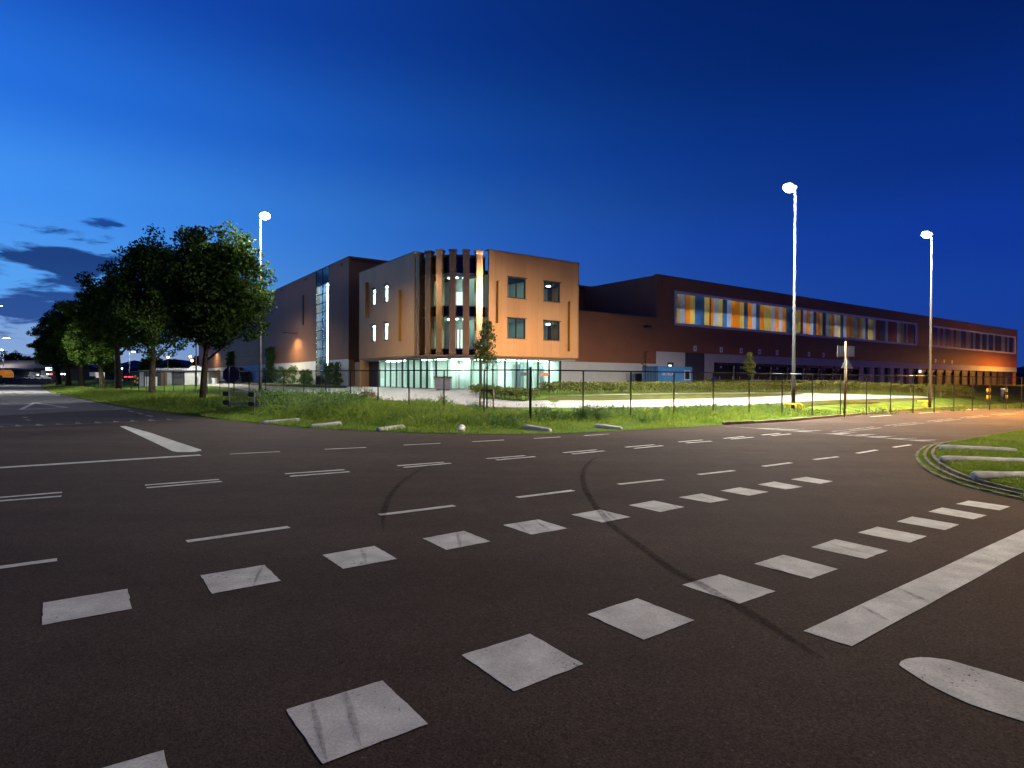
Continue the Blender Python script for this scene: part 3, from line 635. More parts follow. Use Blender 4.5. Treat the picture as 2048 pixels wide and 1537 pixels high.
planted = [(960, 798), (1050, 804), (1082, 802), (1100, 793.8), (1200, 791), (1300, 789), (1400, 787.6), (1480, 787), (1560, 787), (1620, 787.5), (1650, 787), (1650, 780), (1400, 777), (1200, 778), (1080, 780), (960, 784)]
lawn(planted, 'planting_bed', M['grassland'], 0.05)
lawn([(1640, 788), (1780, 792), (1880, 796.5), (1950, 796), (1950, 783), (1780, 778), (1640, 778)], 'planting_bed', M['grassland'], 0.05)
lawn([(430, 767.2), (520, 772.5), (600, 775), (693, 778), (693, 774.5), (600, 771), (520, 768), (430, 764.8)], 'lawn_strip', M['drygrass'], 0.05)
lawn([(640, 800), (704, 798.5), (780, 802.5), (850, 809.5), (960, 816), (1040, 818), (1040, 825), (960, 824), (850, 818), (704, 806), (640, 803)], 'lawn_strip', M['drygrass'], 0.02)
lawn([(1200, 818), (1300, 816), (1480, 812), (1600, 805.5), (1780, 799), (1870, 797.6), (1870, 801), (1780, 804), (1600, 812), (1480, 818), (1300, 823), (1200, 825)], 'lawn_strip', M['drygrass'], 0.02)

# ------------------------------------------------------------------ office block
K = np.array([-5.45, 45.1]); RAD = 4.4; CEN = K+RAD*(E1+E2)
S_END, T_END = 13.9, 16.5
Z0, ZS, ZT = 0.66, 3.42, 11.78          # yard level, soffit, parapet
def outline(inset, s_end=S_END, t_end=T_END, n=16, start='s'):
    k = K+inset*(E1+E2); r = RAD-inset
    pts = [k+E1*(s_end-inset)] if start == 's' else []
    a0 = math.atan2(*(-E2)[::-1]); a1 = math.atan2(*(-E1)[::-1])
    # from point facing -E2 (right flat) round to point facing -E1 (left flat)
    if a1 > a0: a1 -= 2*math.pi
    for i in range(n+1):
        a = a0+(a1-a0)*i/n; pts.append(CEN+r*np.array([math.cos(a), math.sin(a)]))
    pts.append(k+E2*(t_end-inset))
    return pts
def hit(px, poly):
    r = ray(px, 757)[:2]; best = None
    for i in range(len(poly)-1):
        a, b = poly[i], poly[i+1]; d = b-a
        A = np.array([[r[0], -d[0]], [r[1], -d[1]]])
        if abs(np.linalg.det(A)) < 1e-9: continue
        t, u = np.linalg.solve(A, a)
        if t > 0 and -1e-6 <= u <= 1+1e-6 and (best is None or t < best[0]): best = (t, i, u, r*t, d/np.linalg.norm(d))
    return best
class Wall:                              # a vertical wall plane: s along, n outward, z up
    def __init__(w, P0, d, sgn): w.P = np.asarray(P0, float); w.d = d; w.n = np.array([d[1], -d[0]])*sgn
    def pt(w, s, n): return w.P+w.d*s+w.n*n
    def box(w, mb, s0, s1, n0, n1, z0, z1): return mb.prism([w.pt(s0, n0), w.pt(s1, n0), w.pt(s1, n1), w.pt(s0, n1)], z0, z1)
    def px(w, x, y): return on_plane(x, y, w.P, w.d)
WR = Wall(K, E1, 1); WL = Wall(K, E2, -1)
office = thing('office_building', 'copper brown office block with curved finned corner and lit glass ground floor', 'office building', (K[0], K[1], Z0))
def rect_px(w, x0, y0, x1, y1):
    xm, ym = (x0+x1)/2, (y0+y1)/2
    s0 = w.px(x0, ym)[0]; s1 = w.px(x1, ym)[0]; za = w.px(xm, y0)[1]; zb = w.px(xm, y1)[1]
    return min(s0, s1), max(s0, s1), zb, za
win_r = [rect_px(WR, 1015.2, 556, 1051.5, 597), rect_px(WR, 1087.6, 564, 1120, 603.7), rect_px(WR, 1015.2, 636.7, 1051, 677.3), rect_px(WR, 1087.6, 642.5, 1120, 681.4)]
win_r[2] = (*win_r[0][:2], *win_r[2][2:]); win_r[3] = (*win_r[1][:2], *win_r[3][2:])
up = (win_r[0][2]+win_r[1][2])/2, (win_r[0][3]+win_r[1][3])/2; dn = (win_r[2][2]+win_r[3][2])/2, (win_r[2][3]+win_r[3][3])/2
win_r = [(*win_r[0][:2], *up), (*win_r[1][:2], *up), (*win_r[0][:2], *dn), (*win_r[1][:2], *dn)]
win_l = [rect_px(WL, 743.5, 576.5, 751, 611), rect_px(WL, 768, 569.5, 776, 605), rect_px(WL, 743.5, 649.6, 751, 684), rect_px(WL, 768, 645.5, 776, 681)]
upl = np.mean([win_l[0][2:], win_l[1][2:]], 0); dnl = np.mean([win_l[2][2:], win_l[3][2:]], 0)
win_l = [(*win_l[0][:2], *upl), (*win_l[1][:2], *upl), (*win_l[0][:2], *dnl), (*win_l[1][:2], *dnl)]
def panels(w, s0, s1, z0, z1, wins, width, m, parent, th=0.05, back=0.14, gap=0.0035, base_=0.0, name='cladding_panel'):
    cuts = sorted({round(s0, 4), round(s1, 4), *[round(c, 4) for q in wins for c in q[:2]]})
    full = []
    for a, b in zip(cuts[:-1], cuts[1:]):
        k = max(1, round((b-a)/width)); full += [(a+(b-a)*i/k, a+(b-a)*(i+1)/k) for i in range(k)]
    for a, b in full:
        zs = [(z0, z1)]
        for q in wins:
            if q[0] < (a+b)/2 < q[1]:
                nz = []
                for lo, hi in zs:
                    if q[2] >= hi or q[3] <= lo: nz.append((lo, hi)); continue
                    if q[2] > lo+0.02: nz.append((lo, q[2]))
                    if q[3] < hi-0.02: nz.append((q[3], hi))
                zs = nz
        for lo, hi in zs:
            w.box(MB(), a+gap, b-gap, -th+base_, base_, lo+(gap if lo > z0 else 0), hi).build(name, m, parent)
            if back: pass
    # backing sheet behind the joints, with the openings left out
    mb = MB()
    for a, b in full:
        inwin = [q for q in wins if q[0] < (a+b)/2 < q[1]]; lo = z0
        for q in sorted(inwin, key=lambda q: q[2]):
            w.box(mb, a, b, base_-back, base_-th-0.002, lo, q[2]); lo = q[3]
        w.box(mb, a, b, base_-back, base_-th-0.002, lo, z1)
    mb.build('wall_backing', m, parent)
panels(WR, RAD-0.02, S_END, ZS, ZT, win_r, 0.72, M['clad'], office)
panels(WL, RAD-0.02, T_END, ZS, ZT, win_l, 0.95, M['clad'], office)
# parapet copings
mb = MB(); WR.box(mb, RAD-0.1, S_END+0.05, -0.45, 0.05, ZT, ZT+0.07); mb.build('coping', M['trim'], office)
mb = MB(); WL.box(mb, RAD-0.1, T_END, -0.45, 0.05, ZT, ZT+0.07); mb.build('coping', M['trim'], office)
# bottom edge trims, corner flank on the right
for w, e in ((WR, S_END), (WL, T_END)):
    mb = MB(); w.box(mb, RAD-0.05, e+0.02, -0.20, 0.03, ZS-0.10, ZS-0.003); mb.build('bottom_trim', M['trim'], office)
def window(w, q, parent, mull=1, depth=0.18, m=M['glass'], fm=M['frame'], cap=True):
    s0, s1, z0, z1 = q; f = MB(); t = 0.07
    w.box(f, s0, s0+t, -depth, -0.02, z0, z1); w.box(f, s1-t, s1, -depth, -0.02, z0, z1)
    w.box(f, s0+t, s1-t, -depth, -0.02, z0, z0+t); w.box(f, s0+t, s1-t, -depth, -0.02, z1-t, z1)
    for i in range(mull):
        c = s0+(s1-s0)*(i+1)/(mull+1); w.box(f, c-0.03, c+0.03, -depth+0.03, -0.05, z0+t, z1-t)
    win = f.build('window', fm, parent)
    for i in range(mull+1):
        a = s0+(s1-s0)*i/(mull+1); b = s0+(s1-s0)*(i+1)/(mull+1)
        g = MB(); w.box(g, a+0.03, b-0.03, -depth+0.06, -depth+0.075, z0+0.03, z1-0.03); g.build('pane', m, win)
    if cap:
        g = MB(); w.box(g, s0-0.08, s1+0.08, 0.003, 0.10, z1-0.02, z1+0.04); g.build('lintel_cap', M['frame'], win)
        g = MB(); w.box(g, s0-0.10, s1+0.10, 0.003, 0.07, z0-0.05, z0-0.003); g.build('sill', M['trim'], win)
for q in win_r: window(WR, q, office)
for q in win_l: window(WL, q, office, mull=0, depth=0.16)
for w, x0, y0, x1, y1 in ((WR, 992.8, 562.5, 996.2, 646.8), (WR, 1136, 604, 1138.5, 703), (WL, 799.9, 581, 804.4, 683), (WL, 732.8, 566, 737, 636)):
    s0, s1, z0, z1 = rect_px(w, x0, y0, x1, y1); c = (s0+s1)/2
    mb = MB(); w.box(mb, c-0.07, c+0.07, 0.003, 0.26, z0, z1); mb.build('accent_strip', M['strip'], office)
# curved corner: fins, glazing
outA = outline(0.0, n=40); outG = outline(0.62, n=40)
def ang(p): v = p-CEN; return math.atan2(v[1], v[0])
FIN_PX = [835.4, 855.2, 877.6, 904.2, 931.4, 957.8]
fin_ang = []
for px in FIN_PX:
    fin_ang.append(ang(hit(px, outA)[3]))
for a in fin_ang:
    u = np.array([math.cos(a), math.sin(a)]); tgt = np.array([-u[1], u[0]]); c = CEN+u*(RAD-0.19)
    f = MB().obox((*c, (ZS+ZT-0.46)/2), (*tgt*0.25, 0), (*u*0.24, 0), (0, 0, (ZT-0.46-ZS)/2)).build('fin', M['clad_fin'], office)
    zt = ZT-0.46; m2 = MB(); vs = []
    for (zz, k) in ((zt+0.002, 1.0), (zt+0.10, 1.05), (zt+0.30, 1.26), (zt+0.34, 1.26)):
        for i, j in ((-1, -1), (1, -1), (1, 1), (-1, 1)): q = c+tgt*0.25*k*i+u*0.24*(1+(k-1)*0.7)*j; vs.append((*q, zz))
    fs = [(3, 2, 1, 0), (12, 13, 14, 15)]
    for l in range(3):
        for i in range(4): fs.append((4*l+i, 4*l+(i+1) % 4, 4*l+4+(i+1) % 4, 4*l+4+i))
    m2.add(vs, fs).build('fin_cap', M['clad_fin'], f)
a_r = math.atan2(*(-E2)[::-1]); a_l = math.atan2(*(-E1)[::-1])
if a_l > a_r: a_l -= 2*math.pi
if max(fin_ang) > a_r+0.2: fin_ang = [a if a <= a_r+0.2 else a-2*math.pi for a in fin_ang]
bounds = [a_l]+sorted(fin_ang)+[a_r]
RG = RAD-0.62
def arc_pt(a, r): return CEN+r*np.array([math.cos(a), math.sin(a)])
def facet(mb, a0, a1, r0, r1, z0, z1): mb.prism([arc_pt(a0, r0), arc_pt(a1, r0), arc_pt(a1, r1), arc_pt(a0, r1)], z0, z1)
LV = [(3.92, 6.48), (7.33, 9.88)]
for a0, a1 in zip(bounds[:-1], bounds[1:]):
    for z0, z1 in ((ZS, 3.92), (6.48, 7.33), (9.88, ZT-0.62)):
        mb = MB(); facet(mb, a0, a1, RG, RG-0.12, z0, z1); mb.build('spandrel_panel', M['spandrel'], office)
    for z0, z1 in LV:
        g = MB(); facet(g, a0+0.006, a1-0.006, RG-0.03, RG-0.045, z0+0.03, z1-0.03); g.build('pane', M['glass'], office)
        
        for zb_ in (z0, z1): fr = MB(); facet(fr, a0, a1, RG+0.02, RG-0.08, zb_-0.03, zb_+0.04); fr.build('glazing_bar', M['galv_rail'], office)
for a in bounds[1:-1]:
    mb = MB(); u = np.array([math.cos(a), math.sin(a)]); t = np.array([-u[1], u[0]])
    mb.obox((*(CEN+u*(RG-0.02)), (ZS+ZT-0.62)/2), (*t*0.05, 0), (*u*0.09, 0), (0, 0, (ZT-0.62-ZS)/2)); mb.build('mullion', M['frame'], office)
# ring beam under fins and roof edge over curved glazing
mb = MB()
for i in range(16):
    a0 = a_l+(a_r-a_l)*i/16; a1 = a_l+(a_r-a_l)*(i+1)/16; facet(mb, a0, a1, RAD+0.02, RG-0.2, ZS-0.10, ZS-0.003)
mb.build('ring_beam', M['trim'], office)
mb = MB()
for i in range(16):
    a0 = a_l+(a_r-a_l)*i/16; a1 = a_l+(a_r-a_l)*(i+1)/16; facet(mb, a0, a1, RG+0.10, RG-0.3, ZT-0.62, ZT-0.42)
mb.build('roof_edge', M['trim'], office)
# side flank and rear walls, roof, slabs
WE = Wall(K+E1*S_END, E2, 1); WB = Wall(K+E2*T_END, E1, -1)
mb = MB(); WE.box(mb, 0.0, T_END, -0.14, -0.002, ZS, ZT); mb.build('side_wall', M['clad'], office)
mb = MB(); WB.box(mb, 0.0, S_END-0.2, -0.3, -0.15, Z0, ZT); mb.build('rear_wall', M['clad'], office)
backc = [K+E1*(S_END-0.15)+E2*(T_END-0.4)]
def slab(z0, z1, inset, name, m):
    MB().prism([tuple(p) for p in outline(inset, S_END-0.18, T_END-0.4, 16)]+[tuple(backc[0])], z0, z1).build(name, m, office)
slab(ZS-0.25, ZS-0.11, 0.22, 'soffit', M['soffit'])
slab(ZS-0.003, 3.60, 0.80, 'floor_slab', M['floor_int'])
slab(6.55, 7.25, 0.80, 'floor_slab', M['interior'])
slab(10.0, 10.3, 0.80, 'roof', M['roofing'])
slab(Z0-0.1, Z0+0.04, 0.9, 'floor_slab', M['floor_int'])
# interior walls: core set back from the facade, and cross walls
def wall_path(pts, z0, z1, m, th=0.12, name='inner_wall'):
    mb = MB()
    for a, b in zip(pts[:-1], pts[1:]):
        d = (b-a)/np.linalg.norm(b-a); n = np.array([-d[1], d[0]])*th/2
        mb.prism([a-n, b-n, b+n, a+n], z0, z1)
    return mb.build(name, m, office)
wall_path(outline(3.9, S_END-0.3, T_END-0.5, 8), Z0+0.05, ZS-0.26, M['interior'])
for z0, z1 in ((3.61, 6.54), (7.26, 9.99)):
    wall_path(outline(4.1, S_END-0.3, T_END-0.5, 3), z0, z1, M['interior'])
    for s in (4.9, 9.3):
        p = K+E1*s; wall_path([p+E2*0.3, p+E2*4.0], z0, z1, M['interior'])
    for t in (6.6, 8.9, 12.3):
        p = K+E2*t; wall_path([p+E1*0.3, p+E1*4.0], z0, z1, M['interior'])
# white wall added close behind the narrow left windows to make them bright, end wall of the ground floor room
for z0, z1 in ((3.61, 6.54), (7.26, 9.99)):
    wall_path([K+E2*9.0+E1*2.2, K+E2*(T_END-0.5)+E1*2.2], z0, z1, M['interior']); wall_path([K+E2*(T_END-0.42)+E1*0.2, K+E2*(T_END-0.42)+E1*2.2], z0, z1, M['interior'])
wall_path([K+E2*(T_END-0.7)+E1*1.0, K+E2*(T_END-0.7)+E1*6.0], Z0+0.05, ZS-0.26, M['interior'])
# ground-floor glazing
INS = 0.95
outF = outline(INS, S_END+INS+1.5, T_END+INS+4.0, 40)
GPX = [759.2, 770.5, 781, 793, 804.7, 816, 828, 841.5, 854, 872.4, 895, 918, 941.9, 961, 985.5, 1009.8, 1033, 1055, 1076, 1098, 1120]
thick = {804.7: 0.10, 816: 0.10, 828: 0.10, 841.5: 0.11, 854: 0.10, 961: 0.16, 872.4: 0.07, 1120: 0.14, 1033: 0.08, 1009.8: 0.08, 1055: 0.09, 1076: 0.09, 1098: 0.09}
ZG0, ZG1 = Z0+0.03, ZS-0.255
pts = [hit(x, outF) for x in GPX]
for x, hh in zip(GPX, pts):
    p, d = hh[3], hh[4]; n = np.array([-d[1], d[0]]); w_ = thick.get(x, 0.045)
    MB().obox((*p, (ZG0+ZG1)/2), (*d*w_*0.62, 0), (*n*0.07, 0), (0, 0, (ZG1-ZG0)/2)).build('mullion', M['mullion'], office)
for h0, h1 in zip(pts[:-1], pts[1:]):
    a, b = h0[3], h1[3]; d = (b-a)/np.linalg.norm(b-a); n = np.array([-d[1], d[0]])
    a2, b2 = a+d*0.03, b-d*0.03
    MB().prism([a2-n*0.006, b2-n*0.006, b2+n*0.006, a2+n*0.006], ZG0+0.06, ZG1-0.05).build('pane', M['glass'], office)
    for za_, zb_ in ((ZG0, ZG0+0.06), (ZG1-0.05, ZG1)):
        f = MB(); f.prism([a2-n*0.04, b2-n*0.04, b2+n*0.04, a2+n*0.04], za_, zb_); f.build('glazing_rail', M['mullion'], office)
# end walls of the ground floor: dark entrance on the left, return on the right
p_l = pts[0][3]; p_l2 = hit(729.5, outF)[3]
d = (p_l2-p_l)/np.linalg.norm(p_l2-p_l); n = np.array([-d[1], d[0]]); Ld = np.linalg.norm(p_l2-p_l)
for i in range(3):
    a = p_l+d*(Ld*i/3+0.03); b = p_l+d*(Ld*(i+1)/3-0.03)
    MB().prism([a-n*0.03, b-n*0.03, b+n*0.03, a+n*0.03], ZG0, ZG1).build('dark_panel', M['black'], office)
    q = p_l+d*(Ld*i/3); MB().obox((*q, (ZG0+ZG1)/2), (*d*0.028, 0), (*n*0.05, 0), (0, 0, (ZG1-ZG0)/2)).build('mullion', M['frame'], office)
p_r = pts[-1][3]
wall_path([p_r, p_r+E2*3.0], Z0+0.05, ZG1, M['interior'])
wall_path([p_l2, p_l2+E2*2.5], Z0+0.05, ZG1, M['clad'], 0.2, 'return_wall')
# doors and cross walls seen inside
def inner_at(px, depth_in, ins=INS):
    hh = hit(px, outF); p, d = hh[3], hh[4]; n = np.array([-d[1], d[0]])
    if n@(CEN-p) < 0 and (np.linalg.norm(p-CEN) > 0.5): n = n if n@(np.array([0, 1.])) > 0 else -n
    n = n if n[1] > 0 else -n
    return p+n*depth_in, d, n
for px, dep, w_, z1, m in ((905, 2.3, 0.55, Z0+2.15, 'door_grey'), (1002, 1.9, 0.35, Z0+2.1, 'door_grey'), (1020, 2.2, 0.22, Z0+2.1, 'door_grey'), (1074, 2.2, 0.18, Z0+2.3, 'door_grey'), (1086, 2.0, 0.25, Z0+2.4, 'door_grey'), (1068, 2.5, 0.3, Z0+2.2, 'door_grey'), (925, 2.2, 0.42, Z0+2.1, 'white'), (1111, 2.0, 0.2, Z0+2.0, 'door_grey')):
    p, d, n = inner_at(px, dep)
    MB().obox((*p, (Z0+0.05+z1)/2), (*d*w_, 0), (*n*0.03, 0), (0, 0, (z1-Z0-0.05)/2)).build('inner_door', M[m], office)
for px in (806, 893, 950, 996):
    p, d, n = inner_at(px, 0.25); q, _, _ = inner_at(px, 2.7)
    wall_path([p, q], Z0+0.05, ZG1, M['interior'], 0.1, 'partition')
# lights inside (ceiling panels that the photo shows lit)
def ceiling_panel(p, d, n, z, w_, l_, m, name='ceiling_light'):
    MB().obox((*p, z), (*d*w_, 0), (*n*l_, 0), (0, 0, 0.02)).build(name, m, office)
for px in (765, 776, 787, 799):
    p, d, n = inner_at(px, 1.0); ceiling_panel(p, d, n, ZG1-0.03, 0.5, 0.35, M['room_light'])
for px in (822, 848, 884, 907, 930, 955, 975, 1000, 1022, 1044, 1066, 1088, 1108):
    p, d, n = inner_at(px, 1.5); ceiling_panel(p, d, n, ZG1-0.03, 0.32, 0.32, M['ceil_light'])
for lvl, (z0, z1) in enumerate(((3.61, 6.52), (7.26, 9.97))):
    for s in (6.0, 7.6, 10.6, 12.4):
        p = K+E1*s+E2*2.4; ceiling_panel(p, E1, E2, z1-0.03, 0.16, 0.2, M['ceil_win'])
    for a in np.linspace(a_l+0.25, a_r-0.25, 3):
        p = arc_pt(a, RG-2.4); u = np.array([math.cos(a), math.sin(a)]); ceiling_panel(p, np.array([-u[1], u[0]]), u, z1-0.03, 0.07, 0.07, M['ceil_spot'])
    for t in (9.6, 11.4, 13.2, 15.0):
        p = K+E2*t+E1*1.3; ceiling_panel(p, E2, E1, z1-0.03, 0.55, 0.5, M['room_light'])
# bright rooms seen in the middle gap of the fins
a = (fin_ang[3]+fin_ang[4])/2; u = np.array([math.cos(a), math.sin(a)]); tg = np.array([-u[1], u[0]])
for z0, z1 in ((7.35, 8.6),):
    MB().obox((*(CEN+u*(RG-1.3)), (z0+z1)/2), (*tg*0.42, 0), (*u*0.03, 0), (0, 0, (z1-z0)/2)).build('lit_panel', emit_mat('lit wall panel', (1, 1, 1), 1.6), office)
for k in (-0.12, 0.14):
    MB().obox((*(CEN+u*(RG-1.0)+tg*k), 4.75), (*tg*0.06, 0), (*u*0.03, 0), (0, 0, 0.75)).build('strip_light', emit_mat('tall strip light', (1, 1, 1), 2.2), office)
# posters on the glass
for x0, x1, y0, y1, m, nm in ((1040, 1054, 745.3, 752, 'poster_dark', 'poster'), (1080.5, 1097, 746, 752.6, 'poster_red', 'poster')):
    h0, h1 = hit(x0, outF), hit(x1, outF); a, b = h0[3], h1[3]; d = (b-a)/np.linalg.norm(b-a); n = np.array([-d[1], d[0]]); n = n if n[1] < 0 else -n
    Y = a[1]; za = at_depth(x0, y0, Y)[2]; zb = at_depth(x0, y1, Y)[2]
    a2, b2 = a+n*0.03, b+n*0.03
    po = MB().prism([a2, b2, b2+n*0.01, a2+n*0.01], zb, za).build(nm, M[m], office)

def text_obj(s, size, m, origin_, xdir, ydir_z=1.0, parent=None, name='lettering', ext=0.004, spacing=1.0, align='CENTER'):
    cu = bpy.data.curves.new(name, 'FONT'); cu.body = s; cu.size = size; cu.extrude = ext; cu.align_x = align; cu.space_character = spacing; cu.offset = size*0.022
    cu.materials.append(m)
    tmp = bpy.data.objects.new(name, cu); COL.objects.link(tmp); bpy.context.view_layer.update()
    me = bpy.data.meshes.new_from_object(tmp.evaluated_get(bpy.context.evaluated_depsgraph_get())); bpy.data.objects.remove(tmp); me.materials.clear(); me.materials.append(m)
    o = link(name, me, parent)
    x = np.array([xdir[0], xdir[1], 0]); nn = np.array([xdir[1], -xdir[0], 0])
    pos = np.array(origin_)-origin(parent)
    o.matrix_local = Matrix(((x[0], 0, nn[0], pos[0]), (x[1], 0, nn[1], pos[1]), (0, 1, 0, pos[2]), (0, 0, 0, 1)))
    return o

# ------------------------------------------------------------------ warehouse hall (left and behind)
H0 = np.array([-17.9, 65.5]); HL = 109.0; HZ = 14.75; PZ = 3.62
hall = thing('warehouse_hall', 'tall brown warehouse hall with lit glass stair strip left of the office', 'warehouse', (H0[0], H0[1], Z0))
WHL = Wall(H0, E2, -1); WHF = Wall(H0, E1, 1)
gt0 = min(WHL.px(632, 650)[0], WHL.px(658, 650)[0]); gt1 = max(WHL.px(632, 650)[0], WHL.px(658, 650)[0])
zg_top = HZ; zg_lit = WHL.px(645, 570)[1]
# cladding strips 1.1 m wide, lower darker band, pale plinth
zb = WHL.px(679, 689)[1]
def hall_band(z0, z1, m, name, width, n1):
    for a, b in ((0.0, gt0), (gt1, HL)):
        k = max(1, round((b-a)/width))
        for i in range(k):
            s0 = a+(b-a)*i/k+0.004; s1 = a+(b-a)*(i+1)/k-0.004
            WHL.box(MB(), s0, s1, -0.06, n1, z0, z1).build(name, m, hall)
hall_band(zb+0.01, HZ, M['clad_hall'], 'cladding_panel', 1.6, 0.0)
hall_band(PZ+0.006, zb-0.01, M['clad_hall'], 'lower_cladding_panel', 6.0, 0.02)
hall_band(Z0-0.3, PZ-0.004, M['plinth'], 'plinth_panel', 5.0, -0.03)
core = MB(); WHL.box(core, 0.06, gt0-0.02, -0.5, -0.07, Z0-0.3, HZ-0.05); WHL.box(core, gt1+0.02, HL, -0.5, -0.07, Z0-0.3, HZ-0.05)
WHF.box(core, 0.55, 80, -0.5, -0.07, Z0-0.3, HZ-0.05); core.build('wall_core', M['trim'], hall)
mb = MB(); WHF.box(mb, 0.0, 80, -0.06, 0.0, Z0-0.3, HZ); mb.build('front_wall', M['clad_hall'], hall)
mb = MB(); WHF.box(mb, 0.0, 0.6, 0.003, 0.12, Z0-0.3, ZS+0.1); mb.build('corner_pier', M['clad'], hall)
roof = MB(); roof.prism([WHL.pt(-0.0, -0.3), WHL.pt(HL, -0.3), WHL.pt(HL, -80), WHL.pt(0, -80)], HZ-0.4, HZ-0.1); roof.build('roof', M['roofing'], hall)
mb = MB(); WHL.box(mb, -0.02, HL, -0.5, 0.04, HZ+0.003, HZ+0.12); mb.build('coping', M['trim'], hall)
mb = MB(); WHF.box(mb, 0.5, 80, -0.5, 0.04, HZ+0.003, HZ+0.12); mb.build('coping', M['trim'], hall)
# thin light rails low on the far cladding, down pipes, vents
for y0, y1 in (((474, 708.5), (545, 698.5)), ((474, 716.5), (545, 708.5))):
    s0, z0 = WHL.px(*y0); s1, z1 = WHL.px(*y1); zz = (z0+z1)/2
    mb = MB(); WHL.box(mb, min(s0, s1)-1.5, max(s0, s1)+22, 0.023, 0.06, zz-0.035, zz+0.035); mb.build('wall_rail', M['steel'], hall)
for x, ya, yb in ((607, 591, 650), (528.5, 632, 673)):
    s0, za = WHL.px(x, ya); _, zb_ = WHL.px(x, yb); mb = MB(); WHL.box(mb, s0-0.09, s0+0.09, 0.004, 0.13, zb_, za); mb.build('down_pipe', M['frame'], hall)
for x, y in ((683, 530), (612, 560), (563, 581)):
    s0, z0 = WHL.px(x, y); mb = MB(); WHL.box(mb, s0-0.25, s0+0.25, 0.004, 0.10, z0-0.14, z0+0.14); mb.build('vent', M['frame'], hall)
# glass stair strip
ZA, ZB = Z0+1.1, zg_lit
gs = MB()
for s in (gt0, (gt0+gt1)/2, gt1): WHL.box(gs, s-0.06, s+0.06, -0.12, 0.02, Z0, HZ-0.02)
gs.build('stair_mullion', M['frame'], hall)
nrow = 10
for i in range(nrow+1):
    z = ZA+(ZB-ZA)*i/nrow
    b_ = MB(); WHL.box(b_, gt0+0.06, gt1-0.06, -0.10, 0.0, z-0.04, z+0.04); b_.build('stair_transom', M['frame'], hall)
for i in range(nrow):
    for j in range(2):
        a = gt0+(gt1-gt0)*j/2+0.07; b = gt0+(gt1-gt0)*(j+1)/2-0.07
        z0 = ZA+(ZB-ZA)*i/nrow+0.045; z1 = ZA+(ZB-ZA)*(i+1)/nrow-0.045
        g = MB(); WHL.box(g, a, b, -0.06, -0.045, z0, z1); g.build('pane', M['glass'], hall)
g = MB(); WHL.box(g, gt0+0.07, gt1-0.07, -0.06, -0.03, ZB+0.05, HZ-0.02); g.build('dark_pane', M['spandrel'], hall)
g = MB(); WHL.box(g, gt0+0.07, gt1-0.07, -0.06, -0.03, Z0-0.2, ZA-0.05); g.build('dark_door', M['spandrel'], hall)
rm = MB(); WHL.box(rm, gt0-0.4, gt1+0.4, -5.2, -5.0, Z0, HZ-0.5); WHL.box(rm, gt0-0.5, gt0-0.3, -5.0, -0.52, Z0, HZ-0.5); WHL.box(rm, gt1+0.3, gt1+0.5, -5.0, -0.52, Z0, HZ-0.5); WHL.box(rm, gt0-0.3, gt1+0.3, -5.0, -0.52, HZ-0.45, HZ-0.42); rm.build('stair_shaft', mat('blue grey shaft wall', (0.10, 0.15, 0.26), 0.7, var=0.4, scale=0.9), hall)
for s in (gt0+0.32, (gt0+gt1)/2+0.28):
    t_ = MB(); WHL.box(t_, s-0.13, s+0.13, -1.05, -0.8, Z0+1.2, ZB); t_.build('truss_post', M['truss'], hall)
    l_ = MB(); WHL.box(l_, s-0.05, s+0.05, -0.75, -0.68, Z0+1.3, ZB-0.2); l_.build('strip_light', M['tube'], hall)
for i in range(12):
    z0 = ZA+(ZB-ZA)*i/12; z1 = ZA+(ZB-ZA)*(i+1)/12
    for s0, s1 in (((gt0+gt1)/2+0.35, gt1-0.02), (gt0+0.45, (gt0+gt1)/2+0.1)):
        a, b = (z0, z1) if i % 2 == 0 else (z1, z0)
        if s0 < (gt0+gt1)/2 and i % 3 == 1: continue
        p = WHL.pt(s0, -1.5); q = WHL.pt(s1, -1.5)
        MB().tube([(*p, a), (*q, b)], 0.055, 6).build('truss_brace', M['truss'], hall)
    if i % 3 == 0:
        f_ = MB(); WHL.box(f_, gt0, gt1, -3.2, -2.2, z0, z0+0.12); f_.build('stair_landing', M['truss'], hall)
# narrow light source in the shaft ceiling
l_ = MB(); WHL.box(l_, gt0+0.2, gt1-0.2, -2.2, -1.2, ZB+0.3, ZB+0.34); l_.build('strip_light', M['tube'], hall)

# ------------------------------------------------------------------ loading wing on the right, low link wall
W0 = np.array([17.94, 74.5]); WZ = 14.55; WPZ = 5.15; WLEN = 137.0
wing = thing('loading_wing', 'long dark brown loading wing with coloured stripe window bands and dock doors', 'warehouse', (W0[0], W0[1], Z0))
WW = Wall(W0, E1, 1)
WPZ = WW.px(1500, 711.5)[1]
frame_q = rect_px(WW, 1348.5, 580, 1834, 700)
fs0 = WW.px(1348.5, 615)[0]; fs1 = WW.px(1834, 665)[0]; fz1 = WW.px(1350, 581.5)[1]; fz0 = WW.px(1350, 651)[1]
gs0 = WW.px(1862, 680)[0]; gs1 = WW.px(2031, 690)[0]
def wing_piece(s0, s1, z0, z1, name='cladding_panel', m=M['clad_wing'], n1=0.0):
    k = max(1, round((s1-s0)/9.0))
    for i in range(k):
        a = s0+(s1-s0)*i/k+0.004; b = s0+(s1-s0)*(i+1)/k-0.004
        WW.box(MB(), a, b, -0.2, n1, z0, z1).build(name, m, wing)
wing_piece(0, WLEN, WPZ, fz0); wing_piece(0, WLEN, fz1, WZ)
wing_piece(0, fs0, fz0+0.004, fz1-0.004); wing_piece(fs1, gs0, fz0+0.004, fz1-0.004); wing_piece(gs1, WLEN, fz0+0.004, fz1-0.004)
mb = MB(); WW.box(mb, 0, WLEN, -0.5, 0.05, WZ+0.003, WZ+0.12); mb.build('coping', M['trim'], wing)
WS = Wall(W0, E2, -1)
